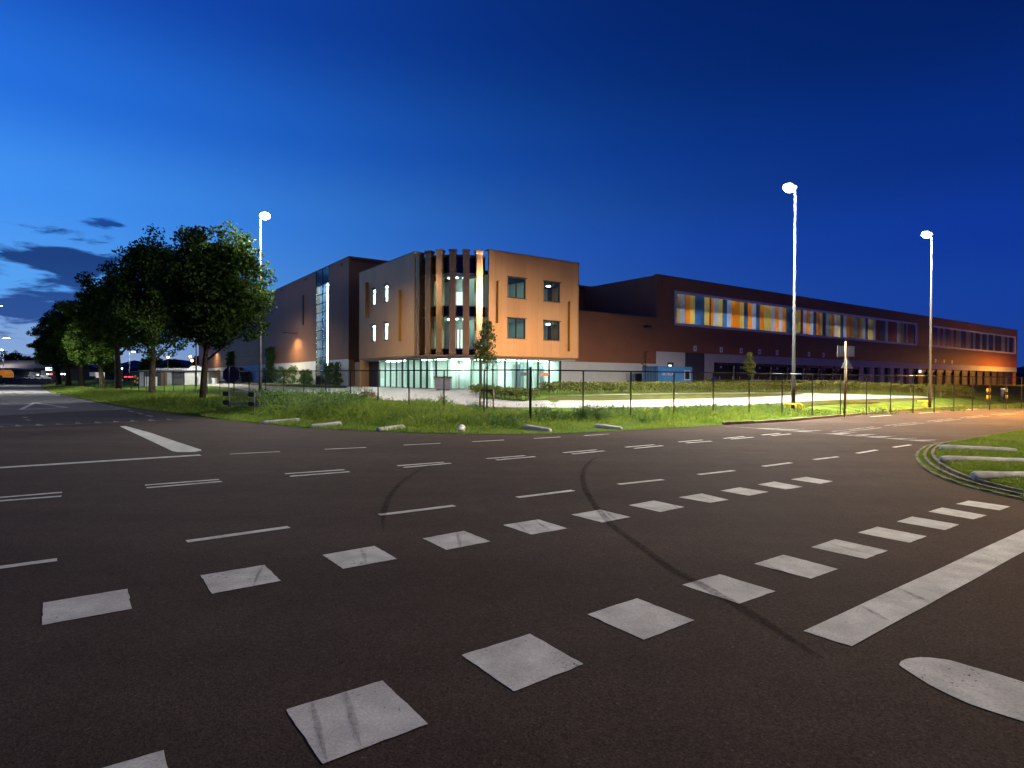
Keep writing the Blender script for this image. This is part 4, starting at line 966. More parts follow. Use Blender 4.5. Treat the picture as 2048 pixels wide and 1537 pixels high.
mb = MB(); WS.box(mb, 0.21, 13.3, -0.2, 0, Z0, WZ); mb.build('side_wall', M['clad_wing'], wing)
mb = MB(); mb.prism([WW.pt(0.2, -0.25), WW.pt(WLEN-0.2, -0.25), WW.pt(WLEN-0.2, -40), WW.pt(0.2, -40)], WZ-0.5, WZ-0.2); mb.build('roof', M['roofing'], wing)
WEn = Wall(WW.pt(WLEN, 0), E2, 1); mb = MB(); WEn.box(mb, 0.21, 40, -0.2, 0, Z0, WZ); mb.build('side_wall', M['clad_wing'], wing)
def band(s0, s1, seq, name):
    f = MB(); t = 0.42
    WW.box(f, s0, s1, -0.20, 0.06, fz0+0.006, fz0+t*0.8); WW.box(f, s0, s1, -0.20, 0.06, fz1-t*0.8, fz1-0.006)
    WW.box(f, s0, s0+t, -0.20, 0.06, fz0+t*0.8+0.003, fz1-t*0.8-0.003); WW.box(f, s1-t, s1, -0.20, 0.06, fz0+t*0.8+0.003, fz1-t*0.8-0.003)
    fo = f.build(name, M['band_frame'], wing)
    for (a, b, c) in seq:
        k = max(1, round((b-a)/0.55))
        for i in range(k):
            u0 = a+(b-a)*i/k+0.012; u1 = a+(b-a)*(i+1)/k-0.012
            WW.box(MB(), u0, u1, -0.10, -0.04, fz0+t*0.8, fz1-t*0.8).build('colour_panel', M['pc_'+c], fo)
    r_ = MB(); zm = (fz0+fz1)/2+0.05; WW.box(r_, s0+t, s1-t, -0.22, -0.12, zm-0.05, zm+0.05); r_.build('mid_rail', M['frame'], fo)
    b_ = MB()
    WW.box(b_, s0, s1, -2.9, -2.8, fz0-0.2, fz1+0.2); WW.box(b_, s0, s1, -2.78, -0.22, fz0-0.3, fz0-0.2); WW.box(b_, s0, s1, -2.78, -0.22, fz1+0.2, fz1+0.3)
    b_.build('light_well', M['interior'], fo)
    d_ = MB(); WW.box(d_, s0+t, s1-t, -0.8, -0.23, zm-0.06, zm-0.02); d_.build('shade_deck', M['grey'], fo)  # unseen deck added to dim the upper half of the panels
    return fo
def sx(px): return WW.px(px, 650)[0]
A = [(160, 203, 'y'), (203, 270, 'w'), (270, 335, 'o'), (335, 398, 'y'), (398, 522, 'b'), (522, 590, 'y'), (590, 610, 'd'), (610, 642, 'o'), (642, 705, 'w'), (705, 762, 'y'), (762, 820, 'b'), (820, 880, 'w'), (880, 990, 'o'), (990, 1047, 'y'), (1047, 1097, 'b'), (1097, 1150, 'o'), (1150, 1205, 'w'), (1205, 1255, 'b'),
     (1255, 1308, 'o'), (1308, 1408, 'y'), (1408, 1458, 'w'), (1458, 1506, 'o'), (1506, 1555, 'w'), (1555, 1603, 'o'), (1603, 1700, 'b'), (1700, 1795, 'y'), (1795, 1828, 'd'), (1828, 1872, 'w'), (1872, 1918, 'o'), (1918, 1963, 'w'), (1963, 2003, 'b'), (2003, 2048, 'o')]
seqA = [(sx(1330+a/6.606), sx(1330+b/6.606), c) for a, b, c in A]
Bq = [(258, 287, 'y'), (287, 315, 'b'), (315, 342, 'w'), (342, 365, 'y'), (365, 392, 'o'), (392, 415, 'w'), (415, 443, 'y'), (443, 470, 'b'), (470, 495, 'w'), (495, 540, 'o'), (540, 570, 'y'), (570, 592, 'w'), (592, 615, 'o'), (615, 640, 'y'), (640, 663, 'w'), (663, 685, 'b'), (685, 730, 'y'), (730, 752, 'w'), (752, 790, 'd'), (790, 836, 'b'), (836, 860, 'w'), (860, 940, 'd'), (940, 963, 'w'), (963, 1000, 'y'), (1000, 1020, 'b'), (1020, 1035, 'w'), (1035, 1070, 'd'), (1070, 1092, 'b')]
seqA += [(sx(1580+a/4.376), sx(1580+b/4.376), c) for a, b, c in Bq]
fix = []
last = fs0+0.42
for a, b, c in seqA:
    fix.append((last, min(b, fs1-0.42), c)); last = b
bandA = band(fs0, fs1, fix, 'stripe_window')
cols = ['d', 'b', 'w', 'd', 'w', 'b', 'o', 'w', 'd', 'y', 'w', 'b', 'd', 'w', 'y', 'b', 'w', 'd', 'b', 'w', 'd', 'b', 'w', 'b', 'd', 'w', 'd', 'b', 'd', 'w', 'y', 'b', 'w', 'd', 'b', 'w']
n_ = len(cols); L_ = gs1-gs0-0.84
seqB = [(gs0+0.42+L_*i/n_, gs0+0.42+L_*(i+1)/n_, c) for i, c in enumerate(cols)]
bandB = band(gs0, gs1, seqB, 'stripe_window')
# lamps that stand lit behind the first band
def lamp_tube(s0, s1, n, z, m, parent):
    l = MB(); WW.box(l, s0, s1, n-0.05, n+0.05, z-0.06, z+0.06); l.build('tube_lamp', m, parent)
for i, (s_, st) in enumerate(((0.05, 270), (0.14, 270), (0.23, 230), (0.33, 150), (0.45, 85), (0.58, 45), (0.72, 22.0), (0.86, 10.0))):
    sA = fs0+(fs1-fs0)*s_
    lamp_tube(sA-1.3, sA+1.3, -1.5, fz0+0.75, emit_mat('well lamp', (0.95, 0.97, 1.0), st), bandA)
# pale plinth with dock doors
bl0, bl1 = sx(1371.5), sx(1410.5)
zdk = WW.px(1470, 726.5)[1]
pa = MB(); WW.box(pa, 0, bl0, -0.2, -0.05, Z0-0.3, WPZ-0.004); pa.build('plinth_panel', M['plinth'], wing)
dd = MB(); WW.box(dd, bl0+0.01, bl1-0.01, -0.2, -0.10, Z0-0.3, WPZ-0.004); dd.build('dark_gate', M['darkgrey'], wing)
s_a = sx(1429.5); pitch = (sx(1543)-sx(1469))/2.0; NB = 9
pa = MB(); WW.box(pa, bl1, s_a, -0.2, -0.05, Z0-0.3, WPZ-0.004); WW.box(pa, s_a+0.003, WLEN, -0.2, -0.05, zdk, WPZ-0.004); pa.build('plinth_panel', M['plinth_grey'], wing)
s_b = s_a+pitch*NB
bk = MB(); WW.box(bk, s_a, WLEN, -0.9, -0.8, Z0-0.3, zdk-0.004); bk.build('dock_back', M['black'], wing)
dark_clad = mat('dark dock door', (0.035, 0.026, 0.026), 0.5)
for i in range(NB):
    a = s_a+pitch*i
    sh = MB(); WW.box(sh, a, a+0.75, -0.3, 0.25, Z0, zdk-0.01); WW.box(sh, a+pitch-0.35, a+pitch-0.003, -0.3, -0.045, Z0, zdk-0.01); WW.box(sh, a+0.76, a+pitch-0.36, -0.3, 0.2, zdk-0.42, zdk-0.01)
    so = sh.build('dock_shelter', M['black'], wing)
    dr = MB()
    for kz in range(4): WW.box(dr, a+0.78, a+pitch-0.36, -0.5, -0.4, Z0+0.5+kz*0.72, Z0+0.5+(kz+1)*0.72-0.02)
    dr.build('dock_door', dark_clad, wing)
    g1 = MB(); WW.box(g1, a+0.78, a+0.90, 0.02, 0.12, Z0, zdk-0.05); g1.build('guide_post', M['galv_rail'], so)
    g1 = MB(); WW.box(g1, a+pitch-0.33, a+pitch-0.1, -0.04, 0.05, Z0, zdk-0.05); g1.build('door_pier', M['plinth_grey'], so)
    for q in (a+1.05, a+pitch-0.55):
        g1 = MB(); WW.box(g1, q-0.07, q+0.07, 0.21, 0.36, zdk-0.75, zdk-0.5); g1.build('dock_lamp', M['white'], so)
        g1 = MB(); WW.box(g1, q-0.06, q+0.06, 0.02, 0.12, Z0+0.7, Z0+1.35); g1.build('bumper_post', M['white'], so)
# plain doors, then the farther dock row
pc = [sx(v) for v in (1745, 1774, 1790.5, 1797, 1811, 1819, 1832)]
a = s_b
while a < sx(1836):
    g1 = MB(); WW.box(g1, a, a+1.5, -0.5, -0.05, Z0-0.2, zdk-0.004); g1.build('door_pier', M['plinth_grey'], wing)
    g1 = MB(); WW.box(g1, a+1.51, a+4.0, -0.6, -0.5, Z0-0.2, zdk-0.5); g1.build('plain_door', M['darkgrey'], wing); a += 4.02
s_c = a
while a < WLEN-5.2:
    g1 = MB(); WW.box(g1, a, a+1.2, -0.5, 0.0, Z0-0.2, zdk-0.5); g1.build('dock_shelter', M['black'], wing)
    g1 = MB(); WW.box(g1, a+1.22, a+4.6, -0.6, -0.4, Z0-0.2, zdk-0.004); g1.build('dock_door', dark_clad, wing); a += 4.62
g1 = MB(); WW.box(g1, sx(1838.5), sx(1843), 0.0, 0.08, *sorted((WW.px(1840, 741)[1], WW.px(1840, 746)[1]))); g1.build('lit_door_lamp', emit_mat('door lamp', (0.8, 1, 0.95), 1.6), wing)
# number boards over the docks
digits = ['1', '2', '3', '4', '5', '6', '7', '8']
for px, y in ((1390, 697.5), (1442.4, 700), (1482.2, 702), (1519, 704), (1554, 705.7), (1617.7, 709), (1647, 710.5), (1871, 722), (1888, 723.3), (1904, 724.5)):
    s_, z_ = WW.px(px, y); g1 = MB(); WW.box(g1, s_-0.33, s_+0.33, 0.004, 0.03, z_-0.36, z_+0.36)
    nb_ = g1.build('number_board', M['white'], wing)
    g1 = MB(); WW.box(g1, s_-0.09, s_+0.09, 0.032, 0.036, z_-0.13, z_+0.13); g1.build('number_print', M['signback'], nb_)
for px, y in ((1286, 655), (1262, 651)):
    pass
# link wall between office and wing
link_z = 9.2
lk = thing('link_wall', 'lower brown link wall between the office and the long wing', 'building', (*(W0-E1*16), Z0))
LS0 = -22.0
LPZ = WW.px(1250, 726.5)[1]; LZT = WW.px(1235, 629.5)[1]
for i in range(4):
    a = LS0+(-LS0)*i/4+0.004; b = LS0+(-LS0)*(i+1)/4-0.004
    mb = MB(); WW.box(mb, a, b, -0.2, -0.003, LPZ, LZT); mb.build('cladding_panel', M['clad_wing'], lk)
    mb = MB(); WW.box(mb, a, b, -0.2, -0.05, Z0-0.3, LPZ-0.004); mb.build('plinth_panel', M['plinth'], lk)
mb = MB(); WW.box(mb, LS0, -0.01, -0.5, 0.04, LZT+0.003, LZT+0.1); mb.build('coping', M['trim'], lk)
mb = MB(); mb.prism([WW.pt(LS0, -0.25), WW.pt(-0.02, -0.25), WW.pt(-0.02, -13.2), WW.pt(LS0, -13.2)], LZT-0.4, LZT-0.2); mb.build('roof', M['roofing'], lk)
for x0, x1, m in ((1253, 1271.5, 'plinth_grey'), (1271.8, 1284, 'darkgrey')):
    mb = MB(); WW.box(mb, sx(x0), sx(x1), -0.048, -0.01, Z0, WW.px(1265, 748)[1]); mb.build('side_door', M[m], lk)
s_, z_ = WW.px(1293, 654); mb = MB(); WW.box(mb, s_-0.5, s_+0.4, 0.0, 0.5, z_-0.1, z_+0.12); mb.build('flood_lamp', M['frame'], lk)
s_, z_ = WW.px(1341, 729.5); mb = MB(); WW.box(mb, s_-0.55, s_+0.55, -0.047, 0.02, z_-1.6, z_+0.25); mb.build('lit_window', M['frame'], wing)
mb = MB(); WW.box(mb, s_-0.42, s_+0.2, 0.022, 0.03, z_-1.5, z_-0.02); mb.build('lit_pane', emit_mat('lit window pane', (0.9, 1, 1), 1.4), wing)

# ------------------------------------------------------------------ blue site container
cp = at_depth(1315.3, 776, 67.8); cz = at_depth(1315.3, 775.0, 67.8)[2]
CW = Wall(cp[:2], E1, 1); CE = Wall(cp[:2], E2, -1); CLn, CDp, CH = 6.06, 2.44, at_depth(1315.3, 732.9, 67.8)[2]-cz
cont = thing('site_container', 'blue corrugated site container with white lettering and one white framed window', 'container', (cp[0], cp[1], cz))
MB().prism([CW.pt(0.05, -0.05), CW.pt(CLn-0.05, -0.05), CW.pt(CLn-0.05, -CDp+0.05), CW.pt(0.05, -CDp+0.05)], cz+0.05, cz+CH-0.05).build('container_body', M['blue_cont'], cont)
mb = MB()
for s in np.arange(0.15, CLn-0.2, 0.24):
    vs = [CW.pt(s, -0.052), CW.pt(s+0.05, 0.0), CW.pt(s+0.13, 0.0), CW.pt(s+0.18, -0.052)]; mb.prism(vs, cz+0.14, cz+CH-0.1)
mb.build('corrugation', M['blue_cont'], cont)['kind'] = 'stuff'
for s in (0.15, 0.8, 1.22, 1.64, 2.2):
    mb = MB(); CE.box(mb, s, s+0.05, -0.052, 0.0, cz+0.14, cz+CH-0.14); mb.build('locking_bar', M['galv_rail'], cont)
mb = MB()
for z in (cz, cz+CH-0.12):
    CW.box(mb, 0.1, CLn-0.1, -0.1, 0.02, z, z+0.12); CE.box(mb, 0.1, CDp-0.1, -0.1, 0.02, z, z+0.12)
mb.build('container_rail', M['blue_cont'], cont)
for s in (0.0, CLn-0.1):
    mb = MB(); CW.box(mb, s, s+0.1, -0.1, 0.03, cz, cz+CH); mb.build('corner_post', M['blue_cont'], cont)
ws0, wz1 = on_plane(1368.3, 741, cp, E1); ws1, wz0 = on_plane(1380, 761, cp, E1)
mb = MB(); t = 0.12
CW.box(mb, ws0, ws0+t, -0.02, 0.06, wz0, wz1); CW.box(mb, ws1-t, ws1, -0.02, 0.06, wz0, wz1); CW.box(mb, ws0+t, ws1-t, -0.02, 0.06, wz0, wz0+t); CW.box(mb, ws0+t, ws1-t, -0.02, 0.06, wz1-t, wz1)
cwin = mb.build('window', M['white'], cont)
mb = MB(); CW.box(mb, ws0+t, ws1-t, 0.003, 0.02, wz0+t, wz1-t); mb.build('pane', M['car_glass'], cwin)
ls0, lz = on_plane(1335.5, 751, cp, E1)
ls1, _ = on_plane(1349.3, 751, cp, E1)
lc = (on_plane(1322, 751, cp, E1)[0]+on_plane(1349, 751, cp, E1)[0])/2
text_obj('DETECH', 0.56, M['letter'], (*CW.pt(lc, 0.025), lz), E1, parent=cont, ext=0.006, spacing=1.02)
text_obj('- - - - - -  - - -', 0.18, M['letter'], (*CW.pt(lc, 0.025), lz-0.28), E1, parent=cont, ext=0.006)

# ------------------------------------------------------------------ fence
NRr, NLl = 34, 22
fence = thing('perimeter_fence', 'black chain link fence with top rail along the grass verge', 'fence', (*FENCE_C, hz(*FENCE_C)))
FTOP = 1.93
post_me = MB().tube([(0, 0, -0.3), (0, 0, 2.0)], 0.03, 8).mesh('post', M['black_metal'])
corner_me = MB().tube([(0, 0, -0.3), (0, 0, 2.1)], 0.05, 10).mesh('corner_post', M['black_metal'])
fo = origin(fence)
def fence_top(p, left): return 1.93 + (0.0 if not left else 0.0)
def mesh_panel(Lb, Hb):
    mb = MB(); pitch_ = 0.085; r = 0.0022
    for sgn in (1, -1):
        c = -Hb
        while c < Lb:
            x0, z0, x1, z1 = c, 0.0, c+Hb, Hb
            if x0 < 0: z0 += -x0; x0 = 0
            if x1 > Lb: z1 -= (x1-Lb); x1 = Lb
            if x1 > x0:
                a = (x0, z0) if sgn > 0 else (Lb-x0, z0); b = (x1, z1) if sgn > 0 else (Lb-x1, z1)
                dx, dz = b[0]-a[0], b[1]-a[1]; l = math.hypot(dx, dz); nx, nz = -dz/l*r, dx/l*r
                y = r*sgn
                mb.add([(a[0]-nx, y, a[1]-nz), (b[0]-nx, y, b[1]-nz), (b[0]+nx, y, b[1]+nz), (a[0]+nx, y, a[1]+nz)], [(0, 1, 2, 3)])
            c += pitch_*1.414
    return mb
for side_, (D, NN) in enumerate(((FR, NRr), (FL, NLl))):
    Lb = float(np.hypot(*D)); a_ = math.atan2(D[1], D[0])
    top = FTOP if side_ == 0 else FTOP
    for i in range(NN):
        p = FENCE_C+D*i
        if i > 0:
            zt = FTOP + (0.006*i if side_ else -0.003*i)
            link('post', post_me, fence, (p[0]-fo[0], p[1]-fo[1], zt-2.0-fo[2]))
        elif side_ == 0: link('corner_post', corner_me, fence, (p[0]-fo[0], p[1]-fo[1], FTOP+0.08-2.1-fo[2]))
    key = 'chain_link'
    if side_ == 0: me0 = mesh_panel(Lb, 1.85).mesh(key, M['wire'])
    for i in range(NN-1):
        p = FENCE_C+D*i; zt = FTOP + (0.006*(i+.5) if side_ else -0.003*(i+.5))
        o = link(key, me0, fence, (p[0]-fo[0], p[1]-fo[1], zt-1.9-fo[2])); o.rotation_euler = (0, 0, a_)
    p0 = FENCE_C; p1 = FENCE_C+D*(NN-1); z1 = FTOP + (0.006*(NN-1) if side_ else -0.003*(NN-1))
    MB().tube([(*p0, FTOP-0.02), (*p1, z1-0.02)], 0.024, 8).build('top_rail', M['rail'], fence, True)

# ------------------------------------------------------------------ lamp masts
def lamp_mast(name, base_, height, arm_dir, arm_len, head, label, group, power_mat, r0=0.088, r1=0.036, head_tilt=0.03, glare=False, open_side=0):
    b = np.array(base_, float)
    t = thing(name, label, 'street lamp', b, group)
    MB().tube([b+(0, 0, -0.2), b+(0, 0, 1.2), b+(0, 0, 1.25), b+(0, 0, height)], [r0*1.15, r0*1.12, r0, r1], 14).build('mast', M['mast'], t, True)
    ad = np.array([arm_dir[0], arm_dir[1], 0.0]); ad /= np.linalg.norm(ad); nn = np.array([-ad[1], ad[0], 0])
    tip = b+(0, 0, height-0.05)
    MB().tube([tip-ad*0.02, tip+ad*arm_len+(0, 0, 0.05)], [r1*0.9, r1*0.7], 10).build('arm', M['steel'], t, True)
    hl, hw = head
    hc = tip+ad*(arm_len+hl*0.9)+np.array([0, 0, 0.03])
    up_ = np.array([0, 0, 1.0]); u2 = ad*math.cos(head_tilt)+up_*math.sin(head_tilt); v2 = -ad*math.sin(head_tilt)+up_*math.cos(head_tilt)
    hd = MB().obox(hc+v2*0.05, u2*hl, nn*hw, v2*0.045)
    hd.obox(hc+v2*0.115, u2*hl*0.75, nn*hw*0.7, v2*0.02)
    ho = hd.build('lamp_head', M['steel'], t)
    e = MB(); rows = []
    # shallow dome lens under the head
    e.obox(hc-v2*0.006, u2*hl*0.85, nn*hw*0.85, v2*0.006)
    e.build('lamp_lens', power_mat, ho)
    if glare:
        rim = MB(); rd = 0.05 if head_tilt < 0.1 else 0.07; q0 = hc-v2*(rd+0.003)
        for sg in (-1, 1):
            
            rim.obox(q0+u2*hl*0.95*sg, u2*0.012, nn*hw*0.98, v2*rd)
            if sg != open_side: rim.obox(q0+nn*hw*0.95*sg, u2*hl*0.93, nn*0.012, v2*rd)
        rim.build('cutoff_rim', M['steel'], ho)  # rim added to cut low-angle light, one side left open for spill
        bm = bmesh.new(); bmesh.ops.create_icosphere(bm, subdivisions=3, radius=1.0)
        off = origin(ho)
        for v_ in bm.verts:
            c_ = v_.co.copy(); z_ = c_.z*(0.27 if c_.z < 0 else 0.20)
            q_ = hc-v2*0.06+u2*c_.x*hl*1.12+nn*c_.y*hw*1.9+v2*z_-off; v_.co = Vector(q_)
        me = bpy.data.meshes.new('glare_ball'); bm.to_mesh(me); bm.free(); me.materials.append(M['glare']); link('glare_ball', me, ho)  # emissive ball added as glare, no part of the lamp
    return t
def cam_dir(p): v = -np.array(p[:2]); return v/np.linalg.norm(v)
g1_ = at_depth(1586.5, 805, 31.5); zt = at_depth(1588, 369, 31.5)[2]; zb_ = hz(g1_[0], g1_[1])
mast1 = lamp_mast('lamp_mast', (g1_[0], g1_[1], zb_), zt-zb_, (E2), 0.02, (0.30, 0.17), 'tall lit lamp mast with yellow guard at its foot, beside the coloured window band', 'tall white lit lamp masts', M['led'], head_tilt=0.24, glare=True, open_side=1)
g2_ = at_depth(1859.5, 803, 42.5); zt2 = at_depth(1861, 465, 42.5)[2]; zb2 = hz(g2_[0], g2_[1])
mast2 = lamp_mast('lamp_mast', (g2_[0], g2_[1], zb2), zt2-zb2, (E2), 0.02, (0.30, 0.17), 'lit lamp mast farther right, next to the yellow pipe', 'tall white lit lamp masts', M['led_right'], head_tilt=0.2, glare=True)
g3_ = at_depth(520.5, 785, 38.8); zt3 = at_depth(519.5, 427, 38.8)[2]; zb3 = hz(g3_[0], g3_[1])
mast3 = lamp_mast('lamp_mast', (g3_[0], g3_[1], zb3), zt3-zb3, (E1*0.9+E2*0.2), 0.02, (0.30, 0.17), 'lit lamp mast standing left of the office beside the big tree', 'tall white lit lamp masts', M['led_left'], head_tilt=0.0, glare=True, open_side=-1)
g4_ = np.array([-37.5, 71.0]); lamp_mast('lamp_mast', (*g4_, hz(*g4_)), 12.3, (E1*0.9+E2*0.2), 0.02, (0.30, 0.17), 'unseen lamp mast added behind the big tree crown to light the hall', 'tall white lit lamp masts', M['led_unseen'], head_tilt=0.0, glare=True)  # hidden mast added to light the hall wall and plinth
# yellow guards round the foot of the masts
def guard(p, label):
    z = hz(p[0], p[1]); t = thing('mast_guard', label, 'guard rail', (p[0], p[1], z), 'yellow guards at the mast feet')
    for s in (-1, 1):
        c = np.array([p[0], p[1], z])+np.array([*E1*0.3*s, 0])
        MB().tube([c+(-E2[0]*.3, -E2[1]*.3, 0), c+(-E2[0]*.3, -E2[1]*.3, .36), c+(-E2[0]*.22, -E2[1]*.22, .42), c+(E2[0]*.22, E2[1]*.22, .42), c+(E2[0]*.3, E2[1]*.3, .36), c+(E2[0]*.3, E2[1]*.3, 0)], 0.04, 8).build('guard_bar', M['yellow'], t, True)
    MB().tube([np.array([p[0], p[1], z+0.42])+np.array([*E1*-.3, 0])-np.array([*E2*.2, 0]), np.array([p[0], p[1], z+0.42])+np.array([*E1*-.75, 0])-np.array([*E2*.2, 0])], 0.04, 8).build('guard_bar', M['yellow'], t, True)
guard(g1_, 'yellow bent guard rails round the foot of the near mast')
q = at_depth(1849, 800, 40.5); zq = hz(q[0], q[1])
t = thing('yellow_standpipe', 'yellow T shaped pipe beside the right lamp mast', 'pipe', (q[0], q[1], zq))
MB().tube([(q[0], q[1], zq-0.1), (q[0], q[1], zq+0.5)], 0.075, 10).build('stem', M['yellow'], t, True)
MB().tube([(q[0]-0.42, q[1], zq+0.54), (q[0]+0.2, q[1], zq+0.54)], 0.08, 10).build('top_bar', M['yellow'], t, True)

# street lamps outside the frame that the photo shows the light of, and far ones in view
sod1 = np.array([31.0, 35.0]); z = float(z_road(*sod1))
lamp_mast('street_lamp', (*sod1, z), 9.0, (-E1*0.2-E2), 0.4, (0.35, 0.16), 'orange sodium street lamp over the right road', 'street lamps', M['sodium'])
sod2 = W0+E1*119+WW.n*14.0
lamp_mast('street_lamp', (*sod2, 0.2), 7.6, (E2), 0.4, (0.35, 0.16), 'orange sodium street lamp near the far end of the long wing', 'street lamps', M['sodium_far'])
lamp_mast('street_lamp', (15.0, 5.0, -0.1), 9.5, (-1, 0.5), 0.5, (0.4, 0.18), 'white street lamp behind the viewer', 'street lamps', M['led_street'])
q = at_depth(-14, 760, 62); lamp_mast('street_lamp', (q[0], q[1], 0.1), at_depth(0, 612, 62)[2]-0.1, (1, 0.1), 0.25, (0.35, 0.16), 'lit street lamp at the very left edge, highest of the left ones', 'street lamps', M['led_far'])
q = at_depth(-8, 760, 105); lamp_mast('street_lamp', (q[0], q[1], 0.1), at_depth(0, 676.5, 105)[2]-0.1, (1, 0.0), 1.4, (0.5, 0.22), 'lit street lamp on a long arm left of the trees', 'street lamps', M['led_tiny'])
q = at_depth(6.5, 760, 130); lamp_mast('street_lamp', (q[0], q[1], 0.1), at_depth(4, 700, 130)[2]-0.1, (-1, 0.0), 0.05, (0.4, 0.2), 'thin lamp post in front of the dark roofed building', 'street lamps', M['led_tiny'])
q = at_depth(258.5, 760, 130); lamp_mast('street_lamp', (q[0], q[1], 0.1), at_depth(258, 704, 130)[2]-0.1, (1, 0.0), 0.6, (0.4, 0.2), 'far lit lamp post between two tree trunks', 'street lamps', M['led_tiny'])
q = at_depth(231, 760, 120); t = thing('lamp_pole', 'plain grey pole beside the third tree trunk', 'pole', (q[0], q[1], 0.1)); MB().tube([(q[0], q[1], 0), (q[0], q[1], at_depth(231, 690, 120)[2])], 0.12, 8).build('shaft', M['steel'], t)
for px, py, yb, Y, lab in ((336, 717, 760, 140, 'far orange lamp left of the big tree trunk'), (380.5, 716, 760, 150, 'far orange lamp right of the second trunk, upper of two'), (384, 724, 760, 140, 'far lamp below the orange one beside the hall end')):
    q = at_depth(px, yb, Y); qq = at_depth(px, py, Y)
    t = thing('street_lamp', lab, 'street lamp', (q[0], q[1], 0), 'street lamps')
    MB().tube([(q[0], q[1], 0), (q[0], q[1], qq[2])], 0.08, 8).build('mast', M['steel'], t)
    MB().tube([(q[0], q[1], qq[2]), (q[0], q[1], qq[2]+0.35), (q[0], q[1], qq[2]+0.55)], [0.15, 0.32, 0.1], 10).build('lamp_head', M['smallorange'], t, True)

# wall washers on the hall facade
def wash(px, py, out, power, label):
    s_, z_ = WHL.px(px, py); p = WHL.pt(s_, out)
    hd = MB(); WHL.box(hd, s_-0.12, s_+0.12, 0.004, out+0.12, z_, z_+0.10); o = hd.build('wall_lamp', M['frame'], hall)
    l = bpy.data.lights.new('wall_lamp_light', 'SPOT'); l.energy = power; l.color = (1.0, 0.72, 0.36); l.spot_size = math.radians(152); l.spot_blend = 0.6; l.shadow_soft_size = 0.06
    lo = bpy.data.objects.new('wall_lamp_light', l); COL.objects.link(lo); lo.parent = hall
    pos = np.array([p[0], p[1], z_-0.03])-origin(hall); lo.location = pos
    tgt = np.array([*WHL.n*-0.06, -1.0]); lo.rotation_euler = Vector(tgt).to_track_quat('-Z', 'Y').to_euler()
wash(595, 668, 1.9, P_HALLWALL*2.2, ''); wash(434, 699, 1.9, P_HALLWALL*2.2, '')

# ------------------------------------------------------------------ foliage builders
def leaf_cloud(centers, radii, per, size, flat=0.75, aspect=0.62, norm_up=0.0):
    """leaf quads scattered round clump centres"""
    n = len(centers)*per
    c = np.repeat(np.asarray(centers), per, 0); r = np.repeat(np.asarray(radii), per)
    g = rng.normal(0, 1, (n, 3)); g /= np.linalg.norm(g, axis=1)[:, None]
    rad = r*np.cbrt(rng.random(n))
    p = c+g*rad[:, None]*np.array([1, 1, flat])
    d = rng.normal(0, 1, (n, 3)); d[:, 2] -= 0.3; d /= np.linalg.norm(d, axis=1)[:, None]
    q = rng.normal(0, 1, (n, 3)); q -= d*(q*d).sum(1)[:, None]; q /= np.linalg.norm(q, axis=1)[:, None]
    s = size*(0.6+0.8*rng.random(n))
    a = d*s[:, None]; b = q*(s*aspect*0.5)[:, None]
    v = np.stack([p-a*0.5, p+b-a*0.05, p+a*0.5, p-b-a*0.05], 1).reshape(-1, 3)
    f = np.arange(n*4).reshape(-1, 4)
    return v, f
def crown_clumps(rx, rz, n, lean=0.0, seed=0):
    r = np.random.default_rng(seed); out = []
    ph = r.random(6)*6.28
    while len(out) < n:
        g = r.normal(0, 1, 3); g /= np.linalg.norm(g)
        u = r.random()**0.45
        az = math.atan2(g[1], g[0]); lob = 1+0.10*math.sin(3*az+ph[0])+0.08*math.sin(5*az+ph[1]+2*g[2])+0.07*math.sin(4*g[2]*2+ph[2])
        p = g*u*lob; p[0] *= rx; p[1] *= rx; p[2] *= rz*(1.0 if g[2] > 0 else 0.92)
        out.append(p)
    return np.array(out)
def tree(name, label, base_, top, crown_w, crown_bottom, leaf=0.15, nclump=190, per=80, m='leaf', trunk_r=0.17, seed=1, group='trees along the left road', cx=0.0):
    b = np.array(base_, float); Ht = top-b[2]; t = thing(name, label, 'tree', b, group)
    r = np.random.default_rng(seed)
    cb = crown_bottom-b[2]; rz = (Ht-cb)/2; rx = crown_w/2; cc = np.array([cx, 0, cb+rz])
    mb = MB()
    mb.tube([b+(0, 0, -0.15), b+(0.0, 0, 0.25), b+(cx*0.1, 0, cb*0.6), b+(cx*0.4, 0, cb+rz*0.35), b+(cx*0.8, 0, cb+rz*1.2)], [trunk_r*1.35, trunk_r, trunk_r*0.88, trunk_r*0.62, trunk_r*0.15], 10)
    for i in range(11):
        a = i*2.4+r.random(); z0 = cb*0.92+rz*0.12*i; e = cc+np.array([math.cos(a)*rx*0.75, math.sin(a)*rx*0.75, rz*(-0.55+1.1*i/10)])
        s = np.array([cx*0.35, 0, z0]); mid = (s+e)/2+np.array([0, 0, 0.25])
        mb.tube([b+s, b+mid, b+e], [trunk_r*0.38, trunk_r*0.22, trunk_r*0.06], 6)
    mb.build('trunk', M['bark'], t, True)
    cl = crown_clumps(rx-0.3, rz-0.3, nclump, seed=seed)
    rd = 0.36+0.30*r.random(len(cl)); v, f = leaf_cloud(cl+cc, rd*crown_w/6.0+0.12, per, leaf)
    me = np_mesh('crown', v, f, mat=M[m]); link('crown', me, t)
    return t
def ground_h(px, py): p = gpt(px, py); return p
